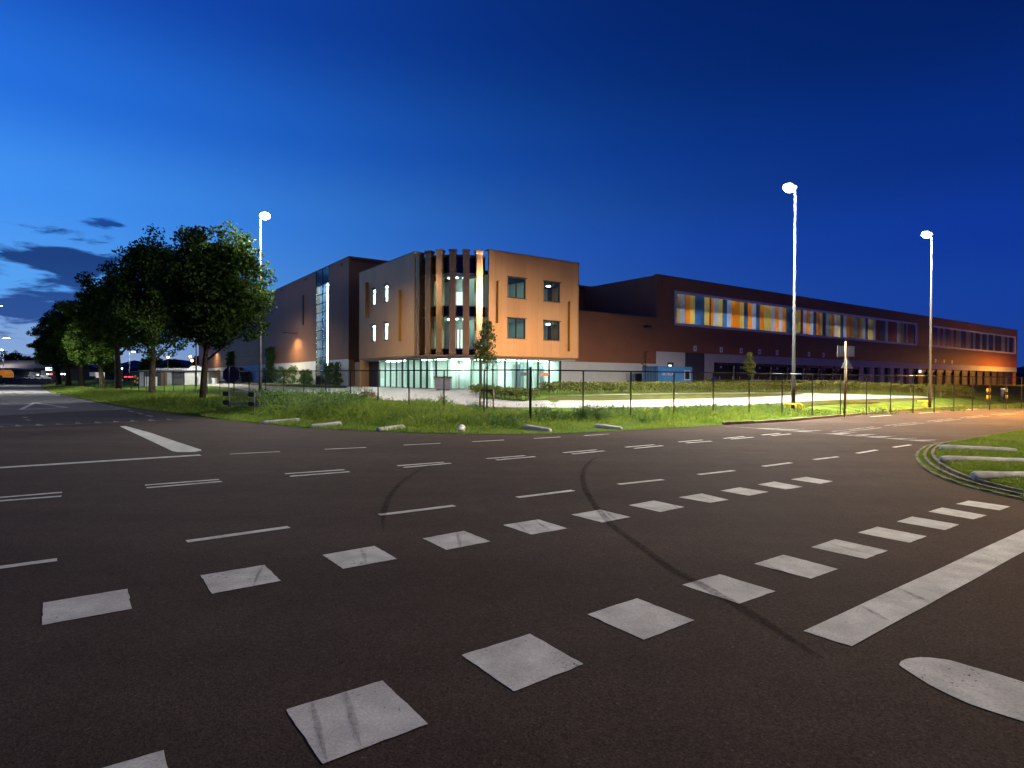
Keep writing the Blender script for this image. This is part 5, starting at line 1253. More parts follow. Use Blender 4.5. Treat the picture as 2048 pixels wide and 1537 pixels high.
TREES = [((405, 806), 452, 176, 706, 441, 'big dark round tree nearest the slatted board', 'leaf', 1.3),
         ((304, 794), 468, 156, 712, 312, 'second dark tree from the slatted board, touching the big one', 'leaf', 1.2),
         ((237, 784), 541, 120, 705, 225, 'third tree along the verge, with a thick bare trunk', 'leaf', 1.0),
         ((205, 778.5), 640, 84, 735, 180, 'short light green lit tree in the left row', 'leaf_lit', 0.8),
         ((163, 773.5), 590, 80, 735, 155, 'dark tree behind the short light green one', 'leaf', 0.8),
         ((137, 771), 608, 76, 740, 125, 'dark tree second from the far end of the left row', 'leaf', 0.8),
         ((118, 769.5), 640, 62, 742, 98, 'last dark tree at the far end of the left row', 'leaf', 0.7)]
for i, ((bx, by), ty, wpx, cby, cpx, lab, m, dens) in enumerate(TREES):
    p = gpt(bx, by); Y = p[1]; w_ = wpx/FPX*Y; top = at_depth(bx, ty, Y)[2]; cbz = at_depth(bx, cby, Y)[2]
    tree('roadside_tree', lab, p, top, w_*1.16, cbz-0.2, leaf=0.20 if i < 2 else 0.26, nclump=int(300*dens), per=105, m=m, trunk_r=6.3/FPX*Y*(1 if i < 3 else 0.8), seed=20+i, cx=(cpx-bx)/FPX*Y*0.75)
def sapling(px, Y, top_y, w_px, cb_y, label, leaf=0.07, ncl=50, per=55, stakes=(), m='hedge', thin=False):
    q = at_depth(px, 760, Y); z = hz(q[0], q[1]); b = np.array([q[0], q[1], z]); top = at_depth(px, top_y, Y)[2]; cb = at_depth(px, cb_y, Y)[2]; w_ = w_px/FPX*Y
    t = thing('young_tree', label, 'young tree', b, 'staked young trees in the yard')
    mb = MB(); mb.tube([b, b+(0, 0, (cb-z)), b+(0.02, 0, (top-z)*0.97)], [0.035, 0.028, 0.008], 7)
    r = np.random.default_rng(int(px))
    for i in range(9):
        a = r.random()*6.28; z0 = cb-z+(top-cb)*i/11; mb.tube([b+(0, 0, z0), b+(math.cos(a)*w_*0.35, math.sin(a)*w_*0.35, z0+0.35)], [0.012, 0.004], 5)
    mb.build('trunk', M['bark'], t, True)
    tt = r.random(ncl); prof = np.sin(np.pi*np.clip(0.18+0.80*tt, 0, 1)); a = r.random(ncl)*6.28; rr = np.sqrt(r.random(ncl))*w_*0.5*prof
    cl = np.stack([rr*np.cos(a), rr*np.sin(a), cb-z+(top-cb)*tt], 1)
    v, f = leaf_cloud(cl, np.full(ncl, 0.2*w_), per, leaf); link('crown', np_mesh('crown', v, f, mat=M[m]), t)
    if stakes:
        sk = thing('tree_stakes', 'wooden stakes with dark strap around the '+stakes[2], 'tree stakes', b, 'stakes holding young trees')
        for sx_, hh in stakes[0]:
            qq = at_depth(sx_, 760, Y-0.1); zz = hz(qq[0], qq[1]); MB().tube([(qq[0], qq[1], zz-0.1), (qq[0], qq[1], hh)], 0.035, 8).build('stake', M['stake'], sk, True)
        xs = [s[0] for s in stakes[0]]; q0 = at_depth(xs[0], 760, Y-0.1); q1 = at_depth(xs[-1], 760, Y-0.1); hz_ = stakes[1]
        MB().obox(((q0[0]+q1[0])/2, (q0[1]+q1[1])/2, hz_-0.05), ((q1[0]-q0[0])/2, (q1[1]-q0[1])/2, 0), (0, 0.02, 0), (0, 0, 0.04)).build('strap', M['black'], sk)
    return t
zst = at_depth(972, 779, 25.4)[2]
sapling(974, 25.6, 648, 54, 738, 'staked young tree with yellow green leaves before the curved glass corner', 0.085, 60, 40, (((960, zst), (987, zst)), zst, 'tree by the curved corner'), m='hedge')
zst = at_depth(1291, 764, 61)[2]
sapling(1291, 61, 699, 16, 735, 'thin bare young tree with yellow twigs in front of the blue container', 0.10, 24, 12, (((1285, zst), (1297, zst)), zst, 'tree before the container'), m='dryweed')
zst = at_depth(1499, 762, 52)[2]
sapling(1499, 52, 707, 22, 752, 'narrow green young tree left of the near lamp mast', 0.11, 40, 45, (((1495, zst), (1505, zst)), zst, 'tree before the dock doors'), m='hedge')

def hedge(pts_px, hgt, wid, label, dens=170, leaf=0.07, twigs=True):
    P = np.array([gpt(*p)[:2] for p in pts_px]); W_ = walk(P, 0.25)
    t = thing('hedge', label, 'hedge', (W_[0][0], W_[0][1], hz(*W_[0])), 'clipped hedges round the yard'); o = origin(t)
    n = int(len(W_)*dens*0.25*4/4)
    i = rng.integers(0, len(W_), n*1); base_p = W_[i]; tng_ = np.gradient(W_, axis=0)[i]; tng_ /= np.linalg.norm(tng_, axis=1)[:, None]; nr = np.stack([-tng_[:, 1], tng_[:, 0]], 1)
    off = (rng.random(n)-0.5)*wid; z = hgt*(0.35+0.65*rng.random(n)**0.7)+rng.normal(0, 0.05, n)
    xy = base_p+tng_*((rng.random(n)-0.5)*0.3)[:, None]+nr*off[:, None]; zz = h(xy[:, 0], xy[:, 1])
    c = np.column_stack([xy, zz+z])-o
    v, f = leaf_cloud(c, np.full(n, 0.07), 5, leaf); link('foliage', np_mesh('foliage', v, f, mat=M['hedge']), t)
    mb = MB()
    for k in range(0, len(W_), 1):
        for _ in range(3):
            d = (rng.random(2)-0.5)*np.array([0.3, wid]); p = W_[k]+d; zz = hz(p[0], p[1]); a = rng.normal(0, 0.06, 2)
            mb.add([(p[0]-.012, p[1], zz), (p[0]+.012, p[1], zz), (p[0]+a[0]+.006, p[1]+a[1], zz+hgt*0.75), (p[0]+a[0]-.006, p[1]+a[1], zz+hgt*0.75)], [(0, 1, 2, 3)])
    tw = mb.build('twigs', M['twig'], t); tw['kind'] = 'stuff'
    return t
hedge([(948, 789), (1000, 797.5), (1050, 802), (1078, 802.5)], 0.62, 0.9, 'clipped hedge curving in front of the office glass right of the young tree', 230)
hedge([(1086, 791.5), (1200, 789), (1300, 787.2), (1400, 786), (1480, 785.6), (1560, 786), (1612, 787)], 0.75, 1.1, 'long clipped hedge below the blue container', 200, 0.10)
hedge([(1616, 786.5), (1700, 787.5), (1780, 790), (1850, 793.5), (1940, 796)], 0.95, 1.2, 'clipped hedge at the right end of the yard behind the right masts', 200, 0.10)
hedge([(1395, 777.5), (1470, 777.5), (1560, 779), (1640, 781)], 0.85, 1.4, 'darker rough hedge in front of the dock doors', 170, 0.12)

def bush(c, r, hgt, label, m, n=40, per=60, leaf=0.07, group=None, name='bush', cat='bush'):
    z = hz(c[0], c[1]); t = thing(name, label, cat, (c[0], c[1], z), group)
    cl = np.column_stack([rng.normal(0, r*0.42, n), rng.normal(0, r*0.42, n), np.abs(rng.normal(0, 0.42, n))*hgt*0.75+0.08]); cl[:, 2] = np.minimum(cl[:, 2], hgt*0.95)
    v, f = leaf_cloud(cl, np.full(n, 0.16), per, leaf, 1.0); link('foliage', np_mesh('foliage', v, f, mat=M[m]), t)
    mb = MB()
    for _ in range(16):
        a = rng.random()*6.28; l = hgt*(0.7+0.4*rng.random()); sp = r*0.5*rng.random()
        mb.tube([(c[0], c[1], z), (c[0]+math.cos(a)*sp, c[1]+math.sin(a)*sp, z+l)], [0.01, 0.004], 4, False)
    mb.build('stems', M['dryweed'], t)
    return t
p = gpt(735, 806); bush(p, 0.75, 1.0, 'reddish brown dry bush at the verge left of the dark entrance', 'dryweed', 50, 50, 0.07, 'wild bushes on the verge')
p = gpt(884, 819); bush(p, 0.6, 0.8, 'wild bush around a fence post in front of the planter', 'weed', 36, 50, 0.06, 'wild bushes on the verge')
p = gpt(960, 828); bush(p, 0.5, 0.5, 'low wild bush at the foot of the staked tree', 'weed', 30, 50, 0.06, 'wild bushes on the verge')
p = gpt(1180, 838); bush(p, 0.9, 0.45, 'low sprawling bush right of the corner fence post', 'weed', 46, 50, 0.06, 'wild bushes on the verge')
p = gpt(210, 783); bush(p, 0.9, 0.9, 'dark scrub between trunks in the left row', 'weed', 40, 40, 0.10, 'wild bushes on the verge')
# shrubs and climbers along the hall
def wall_shrub(px, wpx, top_y, bot_y, label, m, leaf=0.13, n=60, nm='wall_shrub', cat='shrub', out=0.6):
    s_, zt_ = WHL.px(px, top_y); _, zb_ = WHL.px(px, bot_y); s0 = WHL.px(px-wpx/2, bot_y)[0]; s1 = WHL.px(px+wpx/2, bot_y)[0]
    p = WHL.pt(s_, out); t = thing(nm, label, cat, (p[0], p[1], max(zb_, Z0-0.1)), 'plants along the hall wall'); o = origin(t); zb_ = o[2]
    ss = s0+(s1-s0)*rng.random(n); nn = out+(rng.random(n)-0.5)*0.7; zz = zb_+(zt_-zb_)*(rng.random(n)**0.8)
    c = np.array([[*WHL.pt(a, b), z] for a, b, z in zip(ss, nn, zz)])-o
    v, f = leaf_cloud(c, np.full(n, 0.22), 40, leaf, 1.2); link('foliage', np_mesh('foliage', v, f, mat=M[m]), t)
    mb = MB()
    for _ in range(5):
        a = s0+(s1-s0)*rng.random(); q = WHL.pt(a, out); mb.tube([(*q, zb_), (*WHL.pt(a, out), zb_+(zt_-zb_)*(0.7+0.35*rng.random()))], [0.03, 0.01], 5)
    mb.build('stems', M['bark'], t)
M['climber'] = leaf_mat('bright climber leaves', (0.05, 0.13, 0.012), (0.12, 0.24, 0.03), 0.9, 0.3)
M['autumn'] = leaf_mat('yellowing shrub leaves', (0.13, 0.10, 0.015), (0.25, 0.17, 0.03), 0.9, 0.3)
wall_shrub(545, 13, 696, 748, 'tall bright green climber right of the left lamp mast', 'climber', 0.16, 90, 'climbing_plant', 'climbing plant', 0.3)
wall_shrub(464, 10, 704, 736, 'bright green climber above the octagonal sign', 'climber', 0.2, 90, 'climbing_plant', 'climbing plant', 0.3)
wall_shrub(413, 6, 716, 750, 'bright green climber beside the big tree trunk', 'climber', 0.24, 60, 'climbing_plant', 'climbing plant', 0.3)
for px, w_, ty, by, lab, m in ((676, 34, 727, 773, 'dark ragged shrub between the stair glass and the corner pier', 'weed'), (585, 34, 735, 769, 'dark shrub group left of the stair glass', 'weed'), (620, 18, 742, 771, 'low shrub directly left of the stair glass', 'weed'), (548, 26, 738, 767, 'dark shrub below the tall climber', 'weed'), (500, 12, 744, 764, 'yellow autumn shrub by the white plinth', 'autumn'), (484, 14, 736, 763, 'dark red green shrub right of the octagonal sign', 'weed'), (437, 18, 742, 761, 'olive shrub left of the octagonal sign', 'autumn')):
    wall_shrub(px, w_, ty, by, lab, m, 0.16, 90)

# ------------------------------------------------------------------ grass blades and weeds on the verge
def blades(name, region, n, hmin, hmax, wid, m, lean=0.35, avoid=None, hf=h, dense=None, tall=None):
    P = np.asarray(region); mn = P.min(0); mx = P.max(0); out = np.zeros((0, 2))
    while len(out) < n:
        q = mn+(mx-mn)*rng.random((n*2, 2)); q = q[inside(q[:, 0], q[:, 1], P)]
        if dense is not None: q = q[rng.random(len(q)) < dense(q[:, 0], q[:, 1])]
        out = np.vstack([out, q])
    out = out[:n]; z = hf(out[:, 0], out[:, 1])
    hh = hmin+(hmax-hmin)*rng.random(n)**1.6
    if tall is not None: hh = hh*tall(out[:, 0], out[:, 1])
    a = rng.random(n)*6.28; d = np.stack([np.cos(a), np.sin(a)], 1); w_ = wid*(0.6+0.8*rng.random(n))
    le = rng.normal(0, lean, (n, 2))*hh[:, None]
    b0 = np.column_stack([out-d*w_[:, None]/2, z]); b1 = np.column_stack([out+d*w_[:, None]/2, z])
    t1 = np.column_stack([out+le*0.45+d*w_[:, None]*0.3, z+hh*0.6]); t0 = np.column_stack([out+le, z+hh])
    v = np.stack([b0, b1, t1, t0], 1).reshape(-1, 3)
    o = link(name, np_mesh(name, v, np.arange(n*4).reshape(-1, 4), mat=M[m])); o['kind'] = 'stuff'
    return o
def pnoise(x, y, s, seed=0):
    return 0.5+0.25*(np.sin(x*s+1.3*seed+1.7*np.sin(y*s*0.7+seed))+np.sin(y*s*1.21+0.6*seed+1.3*np.sin(x*s*0.83)))
fl = np.array([FENCE_C+FL*k for k in range(14, -1, -1)]); fr_ = np.array([FENCE_C+FR*k for k in range(1, 14)])
mid_i = [i for i, p in enumerate(EDGE_PX) if 350 <= p[0] <= 1450]
ed_mid = EDGE[[i+1 for i in mid_i]]
n_in = 3.0
vr = np.vstack([ed_mid+np.array([0.0, 0.12]), (fr_+E2*3.0)[:9][::-1], FENCE_C+np.array([0, 3.5]), (fl-E1*-2.2)[::-1][:12]])
def tallness(x, y):
    e = seg_dist(x, y, EDGE); r_ = 0.35+0.75*sstep((e-0.6)/2.8)
    left_ = sstep((2.0-x)/7.0); return r_*(0.45+0.75*left_)*(0.7+0.6*pnoise(x, y, 0.9, 2))
blades('grass', vr, 125000, 0.12, 0.42, 0.022, 'blade', 0.4, tall=tallness)
vr_r = np.vstack([EDGE[[i+1 for i, p in enumerate(EDGE_PX) if 1250 <= p[0] <= 2048]]+np.array([-0.02, 0.16]), (np.array([FENCE_C+FR*k for k in range(4, 30)])+E2*1.3)[::-1]])
blades('grass', vr_r, 90000, 0.08, 0.26, 0.024, 'blade', 0.45, tall=lambda x, y: 0.4+0.8*sstep((seg_dist(x, y, EDGE)-0.3)/2.0))
vr_l = np.vstack([EDGE[[i+1 for i, p in enumerate(EDGE_PX) if 84 <= p[0] <= 440 and p[1] > 770]]+np.array([0.1, 0.1]), (np.array([FENCE_C+FL*k for k in range(8, 34)]))])
blades('grass', vr_l, 70000, 0.12, 0.40, 0.035, 'blade', 0.4, tall=lambda x, y: 0.35+0.7*sstep((seg_dist(x, y, EDGE)-0.4)/3.0))
isl_in = [tuple(p) for p in np.vstack([arcw[::6]+nin[::6]*0.62, [ISL[2]+(cen-ISL[2])*0.03, ISL[3]+(cen-ISL[3])*0.03, ISL[4]+(cen-ISL[4])*0.03]][:1]+[[ISL[1]]])] if False else [tuple(p) for p in np.vstack([ISL[17:18], (arcw+nin*0.46)[::-6], ISL[4:1:-1]+np.array([[0.1, -0.2]])])]
hf_i = lambda x, y: z_road(x, y)+0.012+0.10*sstep(seg_dist(x, y, ISL)/1.0)
blades('grass', isl_in, 60000, 0.025, 0.085, 0.012, 'blade', 0.7, hf=hf_i)
for off_ in (0.125, 0.275): blades('grass', [tuple(p) for p in np.vstack([(arcw+nin*(off_-0.035))[::6], (arcw+nin*(off_+0.035))[::-6]])], 3500, 0.012, 0.035, 0.012, 'blade', 0.7, hf=hf_i)
# taller leafy weeds: nettles on the left, tufts along the fence line
def weeds(name, pts, hgt, m, leafsz=0.06, per=26):
    vs = []; n = len(pts); z = h(pts[:, 0], pts[:, 1])
    k = np.repeat(np.arange(n), per); t = rng.random(n*per)
    hh = np.repeat(hgt*(0.6+0.6*rng.random(n)), per); le = np.repeat(rng.normal(0, 0.16, (n, 2)), per, 0)
    c = np.column_stack([pts[k]+le*(t**1.5)[:, None]*hh[:, None]+rng.normal(0, 0.05, (n*per, 2))*(1.1-t)[:, None], z[k]+t*hh])
    v, f = leaf_cloud(c, np.full(len(c), 0.02), 1, leafsz, 1.0, 0.5)
    o = link(name, np_mesh(name, v, f, mat=M[m])); o['kind'] = 'stuff'
def scatter(poly, n, dense=None):
    P = np.asarray(poly); mn = P.min(0); mx = P.max(0); q = mn+(mx-mn)*rng.random((n*12, 2)); q = q[inside(q[:, 0], q[:, 1], P)]
    if dense: q = q[rng.random(len(q)) < dense(q[:, 0], q[:, 1])]
    return q[:n]
nettle = np.array([gpt(*p)[:2] for p in [(500, 826), (560, 834), (640, 838), (720, 835), (735, 815), (700, 806), (640, 803), (560, 801), (500, 806)]])
weeds('nettle_weeds', scatter(nettle, 1500), 0.75, 'weed', 0.09, 24)
weeds('undergrowth', scatter(vr, 2600, lambda x, y: np.clip((pnoise(x, y, 1.5, 5)-0.45)*3, 0, 1)*(seg_dist(x, y, EDGE) > 1.4)), 0.38, 'weed', 0.065, 18)
fl_strip = np.vstack([np.array([FENCE_C+FR*k-E2*0.5 for k in range(0, 26)]), np.array([FENCE_C+FR*k+E2*0.7 for k in range(25, -1, -1)])])
weeds('fence_weeds', scatter(fl_strip, 1500, lambda x, y: np.clip((pnoise(x, y, 1.3, 8)-0.35)*2.5, 0, 1)), 0.34, 'weed', 0.065, 20)
weeds('flower_stalks', scatter(vr, 420, lambda x, y: (seg_dist(x, y, EDGE) > 1.8)*(x < 2)), 0.72, 'dryweed', 0.05, 14)

# ------------------------------------------------------------------ signs
p = gpt(457.5, 826); Y = p[1]; top = at_depth(463.5, 733.5, Y)[2]
sign = thing('stop_sign', 'octagonal road sign seen from behind on a thin grey post', 'road sign', p)
MB().tube([p-(0, 0, 0.2), (p[0]+0.02, p[1], top)], 0.028, 10).build('post', M['steel'], sign, True)
rr = 17.8/FPX*Y; cz_ = at_depth(462, 750, Y)[2]; cxx = at_depth(461.5, 750, Y)[0]
def ngon(cx, cz, r, n, rot): return [(cx+r*math.cos(2*math.pi*i/n+rot), cz+r*math.sin(2*math.pi*i/n+rot)) for i in range(n)]
def plate(mb, pts_, y0, y1):
    n = len(pts_); vs = [(x, y0, z) for x, z in pts_]+[(x, y1, z) for x, z in pts_]
    mb.add(vs, [tuple(range(n)), tuple(range(2*n-1, n-1, -1))]+[(i, n+i, n+(i+1) % n, (i+1) % n) for i in range(n)]); return mb
plate(MB(), ngon(cxx, cz_, rr, 8, math.pi/8), p[1]+0.045, p[1]+0.06).build('sign_plate', M['signback'], sign)
oc = ngon(cxx, cz_, rr, 8, math.pi/8)
MB().tube([(x, p[1]+0.05, z) for x, z in oc+[oc[0]]], 0.010, 5).build('sign_edge', M['steel'], sign)
for dz in (-0.25, 0.25): MB().obox((cxx, p[1]+0.035, cz_+dz), (rr*0.55, 0, 0), (0, 0.008, 0), (0, 0, 0.02)).build('sign_bracket', M['signback'], sign)
# slatted direction boards, seen from behind
bd = thing('direction_boards', 'two slatted direction boards seen from behind on low posts', 'direction board', gpt(507.5, 829))
pp = gpt(507.5, 829); tp = at_depth(509.5, 786, pp[1])[2]
MB().tube([pp-(0, 0, 0.2), (pp[0]+0.03, pp[1], tp)], 0.03, 10).build('post', M['steel'], bd, True)
for (yl, yr) in ((787.8, 789.5), (805.5, 809)):
    for k in range(3):
        a = at_depth(446, yl+(k-1)*2.6, p[1]+0.1); b = at_depth(520, yr+(k-1)*2.6, pp[1]+0.1)
        c = (a+b)/2; d = (b-a)/2; MB().obox(c, d, (0, 0.02, 0), (0, 0, 0.021)).build('slat', M['wood'], bd)
    for xx, yy in ((452, yl), (503, yr-0.3)):
        a = at_depth(xx, yy, pp[1]+0.05); MB().obox(a, (0.125, 0, -0.006), (0, 0.035, 0), (0, 0, 0.095)).build('clamp', mat('brown clamp', (0.06, 0.045, 0.04), 0.7), bd)
# rectangular sign and warning triangle on one timber post
Y = 30.6; p = at_depth(1689.5, 817, Y); z = hz(p[0], p[1]); rs = thing('road_sign', 'pale rectangular sign and triangle seen from behind on a timber post', 'road sign', (p[0], p[1], z))
top = at_depth(1693.5, 683, Y)[2]
MB().tube([(p[0]-0.02, p[1], z-0.2), (p[0]+0.01, p[1], top)], 0.045, 10).build('post', M['stake'], rs, True)
MB().tube([(p[0]+0.055, p[1]+0.02, z+0.4), (p[0]+0.075, p[1]+0.02, at_depth(1695, 715, Y)[2])], 0.03, 8).build('post', M['wood'], rs, True)
x0, x1 = at_depth(1676, 700, Y)[0], at_depth(1711, 700, Y)[0]; z0, z1 = at_depth(1693, 714.5, Y)[2], at_depth(1693, 691.5, Y)[2]
sp = plate(MB(), [(x0, z0), (x1, z0), (x1, z1), (x0, z1)], p[1]+0.07, p[1]+0.085).build('sign_plate', M['signback_light'], rs)
fr = MB(); e_ = 0.025
for (ax, bx_, az, bz) in ((x0, x0+e_, z0, z1), (x1-e_, x1, z0, z1), (x0+e_, x1-e_, z0, z0+e_), (x0+e_, x1-e_, z1-e_, z1)): fr.box(ax, bx_, p[1]+0.045, p[1]+0.068, az, bz)
fr.build('sign_frame', M['steel'], sp)
cx3 = at_depth(1696, 730, Y)[0]; zt3_, zb3_ = at_depth(1697, 716, Y)[2], at_depth(1696, 737, Y)[2]; xa, xb = at_depth(1683.5, 737, Y)[0], at_depth(1708, 737, Y)[0]
tp_ = plate(MB(), [(xa, zb3_), (xb, zb3_), (cx3+0.03, zt3_), (cx3-0.03, zt3_)], p[1]+0.07, p[1]+0.085).build('triangle_plate', M['signback_light'], rs)
MB().tube([(xa, p[1]+0.06, zb3_), (xb, p[1]+0.06, zb3_), (cx3, p[1]+0.06, zt3_), (xa, p[1]+0.06, zb3_)], 0.014, 5).build('sign_frame', M['steel'], tp_)

# ------------------------------------------------------------------ planter, tarpaulin, handrail, bollards
hh = hit(888.5, outline(0.0, n=40)); pc_ = hh[3]+np.array([0.0, -0.6]); z = hz(*pc_)+0.03
pl = thing('planter_box', 'grey slatted planter box with low plants before the curved glass', 'planter', (pc_[0], pc_[1], z))
w2 = 0.60; hgt = 0.86
for k in range(4):
    z0 = z+0.08+k*hgt*0.225
    MB().box(pc_[0]-w2, pc_[0]+w2, pc_[1]-w2, pc_[1]+w2, z0, z0+hgt*0.215).build('slat', M['planter'], pl)
MB().box(pc_[0]-w2-0.03, pc_[0]+w2+0.03, pc_[1]-w2-0.03, pc_[1]+w2+0.03, z+0.08+hgt*0.9, z+0.08+hgt*0.95).build('rim', M['planter'], pl)
for dx in (-0.35, 0.35): MB().box(pc_[0]+dx-0.12, pc_[0]+dx+0.12, pc_[1]-w2+0.03, pc_[1]+w2-0.03, z, z+0.08).build('foot', M['black'], pl)
cl = np.column_stack([rng.uniform(-w2, w2, 40), rng.uniform(-w2, w2, 40), 0.08+hgt*0.95+0.12*rng.random(40)]); v, f = leaf_cloud(cl, np.full(40, 0.12), 26, 0.07)
link('planting', np_mesh('planting', v, f, mat=M['dryweed']), pl)
q = at_depth(1431, 768, 71); z = at_depth(1431, 766, 71)[2]
tp2 = thing('tarpaulin_heap', 'bright blue tarpaulin heap by the first dock door', 'tarpaulin', (q[0], q[1], z))
bm = bmesh.new(); bmesh.ops.create_icosphere(bm, subdivisions=3, radius=1.0)
for v_ in bm.verts: v_.co = Vector((v_.co.x*0.75+0.1*math.sin(5*v_.co.z), v_.co.y*0.5, max(0, v_.co.z)*0.62*(1+0.18*math.sin(6*v_.co.x+2)+0.1*math.sin(11*v_.co.x))))
me = bpy.data.meshes.new('tarp_sheet'); bm.to_mesh(me); bm.free(); me.materials.append(M['tarp']); link('tarp_sheet', me, tp2)
# handrail in front of the docks
hr = thing('handrail', 'galvanised handrail on posts in front of the dock doors', 'handrail', (*at_depth(1722, 775, 60)[:2], 0.6))
ra = at_depth(1500, 761.0, 60); rb = at_depth(1722, 761.6, 60)
dirr = (rb-ra)[:2]; Lr = np.linalg.norm(dirr); zt_ = (ra[2]+rb[2])/2
for zz in (zt_, zt_-0.42): MB().tube([(ra[0], ra[1], zz), (rb[0], rb[1], zz)], 0.035, 8).build('rail', M['galv_rail'], hr, True)
for k in range(11):
    q = ra+(rb-ra)*k/10; MB().tube([(q[0], q[1], zt_-1.05), (q[0], q[1], zt_)], 0.03, 8).build('post', M['galv_rail'], hr, True)
def bollard(px, y_top, y_bot, Y, label, wpx=4):
    q = at_depth(px, y_bot, Y); zt = at_depth(px, y_top, Y)[2]; z = min(hz(q[0], q[1]), q[2]); r = wpx/2/FPX*Y
    t = thing('bollard', label, 'bollard', (q[0], q[1], z), 'black and yellow bollards'); n = 5
    for i in range(n):
        MB().tube([(q[0], q[1], z+(zt-z)*i/n+0.002), (q[0], q[1], z+(zt-z)*(i+1)/n)], r, 10).build('bollard_band', M['yellow' if i % 2 == 0 else 'black'] if i else M['black'], t, True)
bollard(1974.5, 777.5, 798, 47, 'black and yellow bollard at the right end of the hedge', 3)
bollard(1979.5, 777.5, 797, 47.5, 'black and yellow bollard just behind its twin at the hedge end', 3)
bollard(2013, 778, 797, 50, 'black and yellow bollard beside the grey bin on the right', 4.5)
bollard(270, 752, 776, 80, 'black and yellow bollard left of the grey sheds', 3.2); bollard(275, 755, 776, 81, 'black and yellow bollard nearest the grey sheds', 3.0)
bollard(1719.5, 775, 785, 55, 'yellow post cap at the end of the handrail', 3)
q = at_depth(2006, 797, 51); z = q[2]
t = thing('litter_bin', 'small grey capped bin by the far right bollard', 'bin', (q[0], q[1], z))
MB().tube([(q[0], q[1], z-0.1), (q[0], q[1], z+0.75)], 0.18, 12).build('bin_body', M['darkgrey'], t, True); MB().tube([(q[0], q[1], z+0.76), (q[0], q[1], z+0.86)], [0.21, 0.16], 12).build('bin_lid', M['white'], t, True)

# ------------------------------------------------------------------ grey sheds on the left behind the fence
Y = 78.0; b0 = at_depth(279, 777, Y); b1 = at_depth(416, 777, Y); zb_ = min(b0[2], 0.25); zt_ = at_depth(350, 743, Y)[2]; wS = b1[0]-b0[0]
sh = thing('utility_shed', 'low grey utility shed with dark doors and flat roof left of the hall', 'shed', (b0[0], Y, zb_))
def shx(px): return at_depth(px, 760, Y)[0]
MB().box(b0[0]+0.1, b1[0]-0.1, Y+0.15, Y+3.0, zb_-0.2, zt_).build('shed_body', M['grey'], sh)
for x0, x1, m, nm in ((279, 287, 'plinth_grey', 'pier'), (287.3, 322, 'darkgrey', 'door'), (322.3, 334, 'stake', 'door'), (334.3, 342.6, 'plinth_grey', 'pier'), (343, 369, 'darkgrey', 'door'), (369.3, 402, 'plinth', 'wall_panel'), (402.3, 416, 'plinth_grey', 'wall_panel')):
    MB().box(shx(x0)+0.01, shx(x1)-0.01, Y, Y+0.14, zb_-0.2, zt_-0.12).build(nm, M[m], sh)
for x in (300, 311, 352, 361): MB().box(shx(x)-0.02, shx(x)+0.02, Y-0.02, Y-0.003, zb_, zt_-0.15).build('door_seam', M['black'], sh)
MB().box(b0[0]-0.1, b1[0]+0.1, Y-0.15, Y+3.2, zt_, zt_+0.14).build('roof', M['steel'], sh)
for k in range(24):
    x = shx(297)+(shx(372)-shx(297))*k/23; MB().box(x-0.06, x+0.06, Y+0.3, Y+0.36, zt_+0.15, zt_+0.42).build('roof_slat', M['white'], sh)
hood = MB(); vs = [(shx(372), Y+0.1, zt_+0.15), (shx(398), Y+0.1, zt_+0.15), (shx(382), Y+0.1, zt_+0.75), (shx(372), Y+2, zt_+0.15), (shx(398), Y+2, zt_+0.15), (shx(382), Y+2, zt_+0.75)]
hood.add(vs, [(0, 1, 2), (5, 4, 3), (0, 3, 4, 1), (1, 4, 5, 2), (2, 5, 3, 0)]); hood.build('roof_hood', M['white'], sh)
for x0, x1, y0, y1, lab in ((290, 310, 755, 772, 'white meter cabinet in front of the dark shed doors'), (388, 393, 757, 770, 'narrow white wall cabinet on the pale shed wall'), (424, 430, 757.5, 771, 'small white cabinet right of the big tree trunk')):
    a = at_depth(x0, y1, Y-1.2); b = at_depth(x1, y0, Y-1.2); t = thing('cabinet', lab, 'cabinet', ((a[0]+b[0])/2, Y-1.2, a[2]), 'white cabinets by the shed')
    MB().box(a[0], b[0], Y-1.2, Y-0.7, a[2]-0.35, b[2]).build('cabinet_body', M['white'], t); MB().box(a[0]-0.03, b[0]+0.03, Y-1.23, Y-0.67, b[2]+0.002, b[2]+0.06).build('cabinet_lid', M['white'], t)

# ------------------------------------------------------------------ far left: building, vehicles, trees, hills
Y = 128.0
fx = lambda px: at_depth(px, 760, Y)[0]
fzz = lambda py, px=60: at_depth(px, py, Y)[2]
g0 = fzz(766)
fb_ = thing('roadside_building', 'long low building with dark tiled roof and lit front at the far left', 'building', (fx(20), Y, g0))
MB().box(fx(-140), fx(92), Y+4, Y+14, g0-1, fzz(737)).build('wall', M['int_dark'], fb_)
rf = MB(); rf.add([(fx(-150), Y+0.5, fzz(737)), (fx(94), Y+0.5, fzz(737)), (fx(90), Y+9, fzz(719)), (fx(-150), Y+9, fzz(719)), (fx(-150), Y+17, fzz(737)), (fx(94), Y+17, fzz(737))], [(0, 1, 2, 3), (3, 2, 5, 4), (0, 3, 4), (1, 5, 2)]); rf.build('roof', M['brownroof'], fb_)
MB().box(fx(-140), fx(63), Y+0.55, Y+0.7, fzz(739.2), fzz(737.6)).build('gutter', M['galv_rail'], fb_)
for x0, x1, y0, y1, m in ((30, 40, 744, 757, 'interior'), (42, 50, 746, 752, 'interior'), (54, 62, 740.5, 753, 'plinth_grey'), (67, 80, 738, 741.5, 'interior'), (64, 78, 747, 751, 'white')):
    MB().box(fx(x0), fx(x1), Y+3.8, Y+3.95, fzz(y1), fzz(y0)).build('window', M[m], fb_)
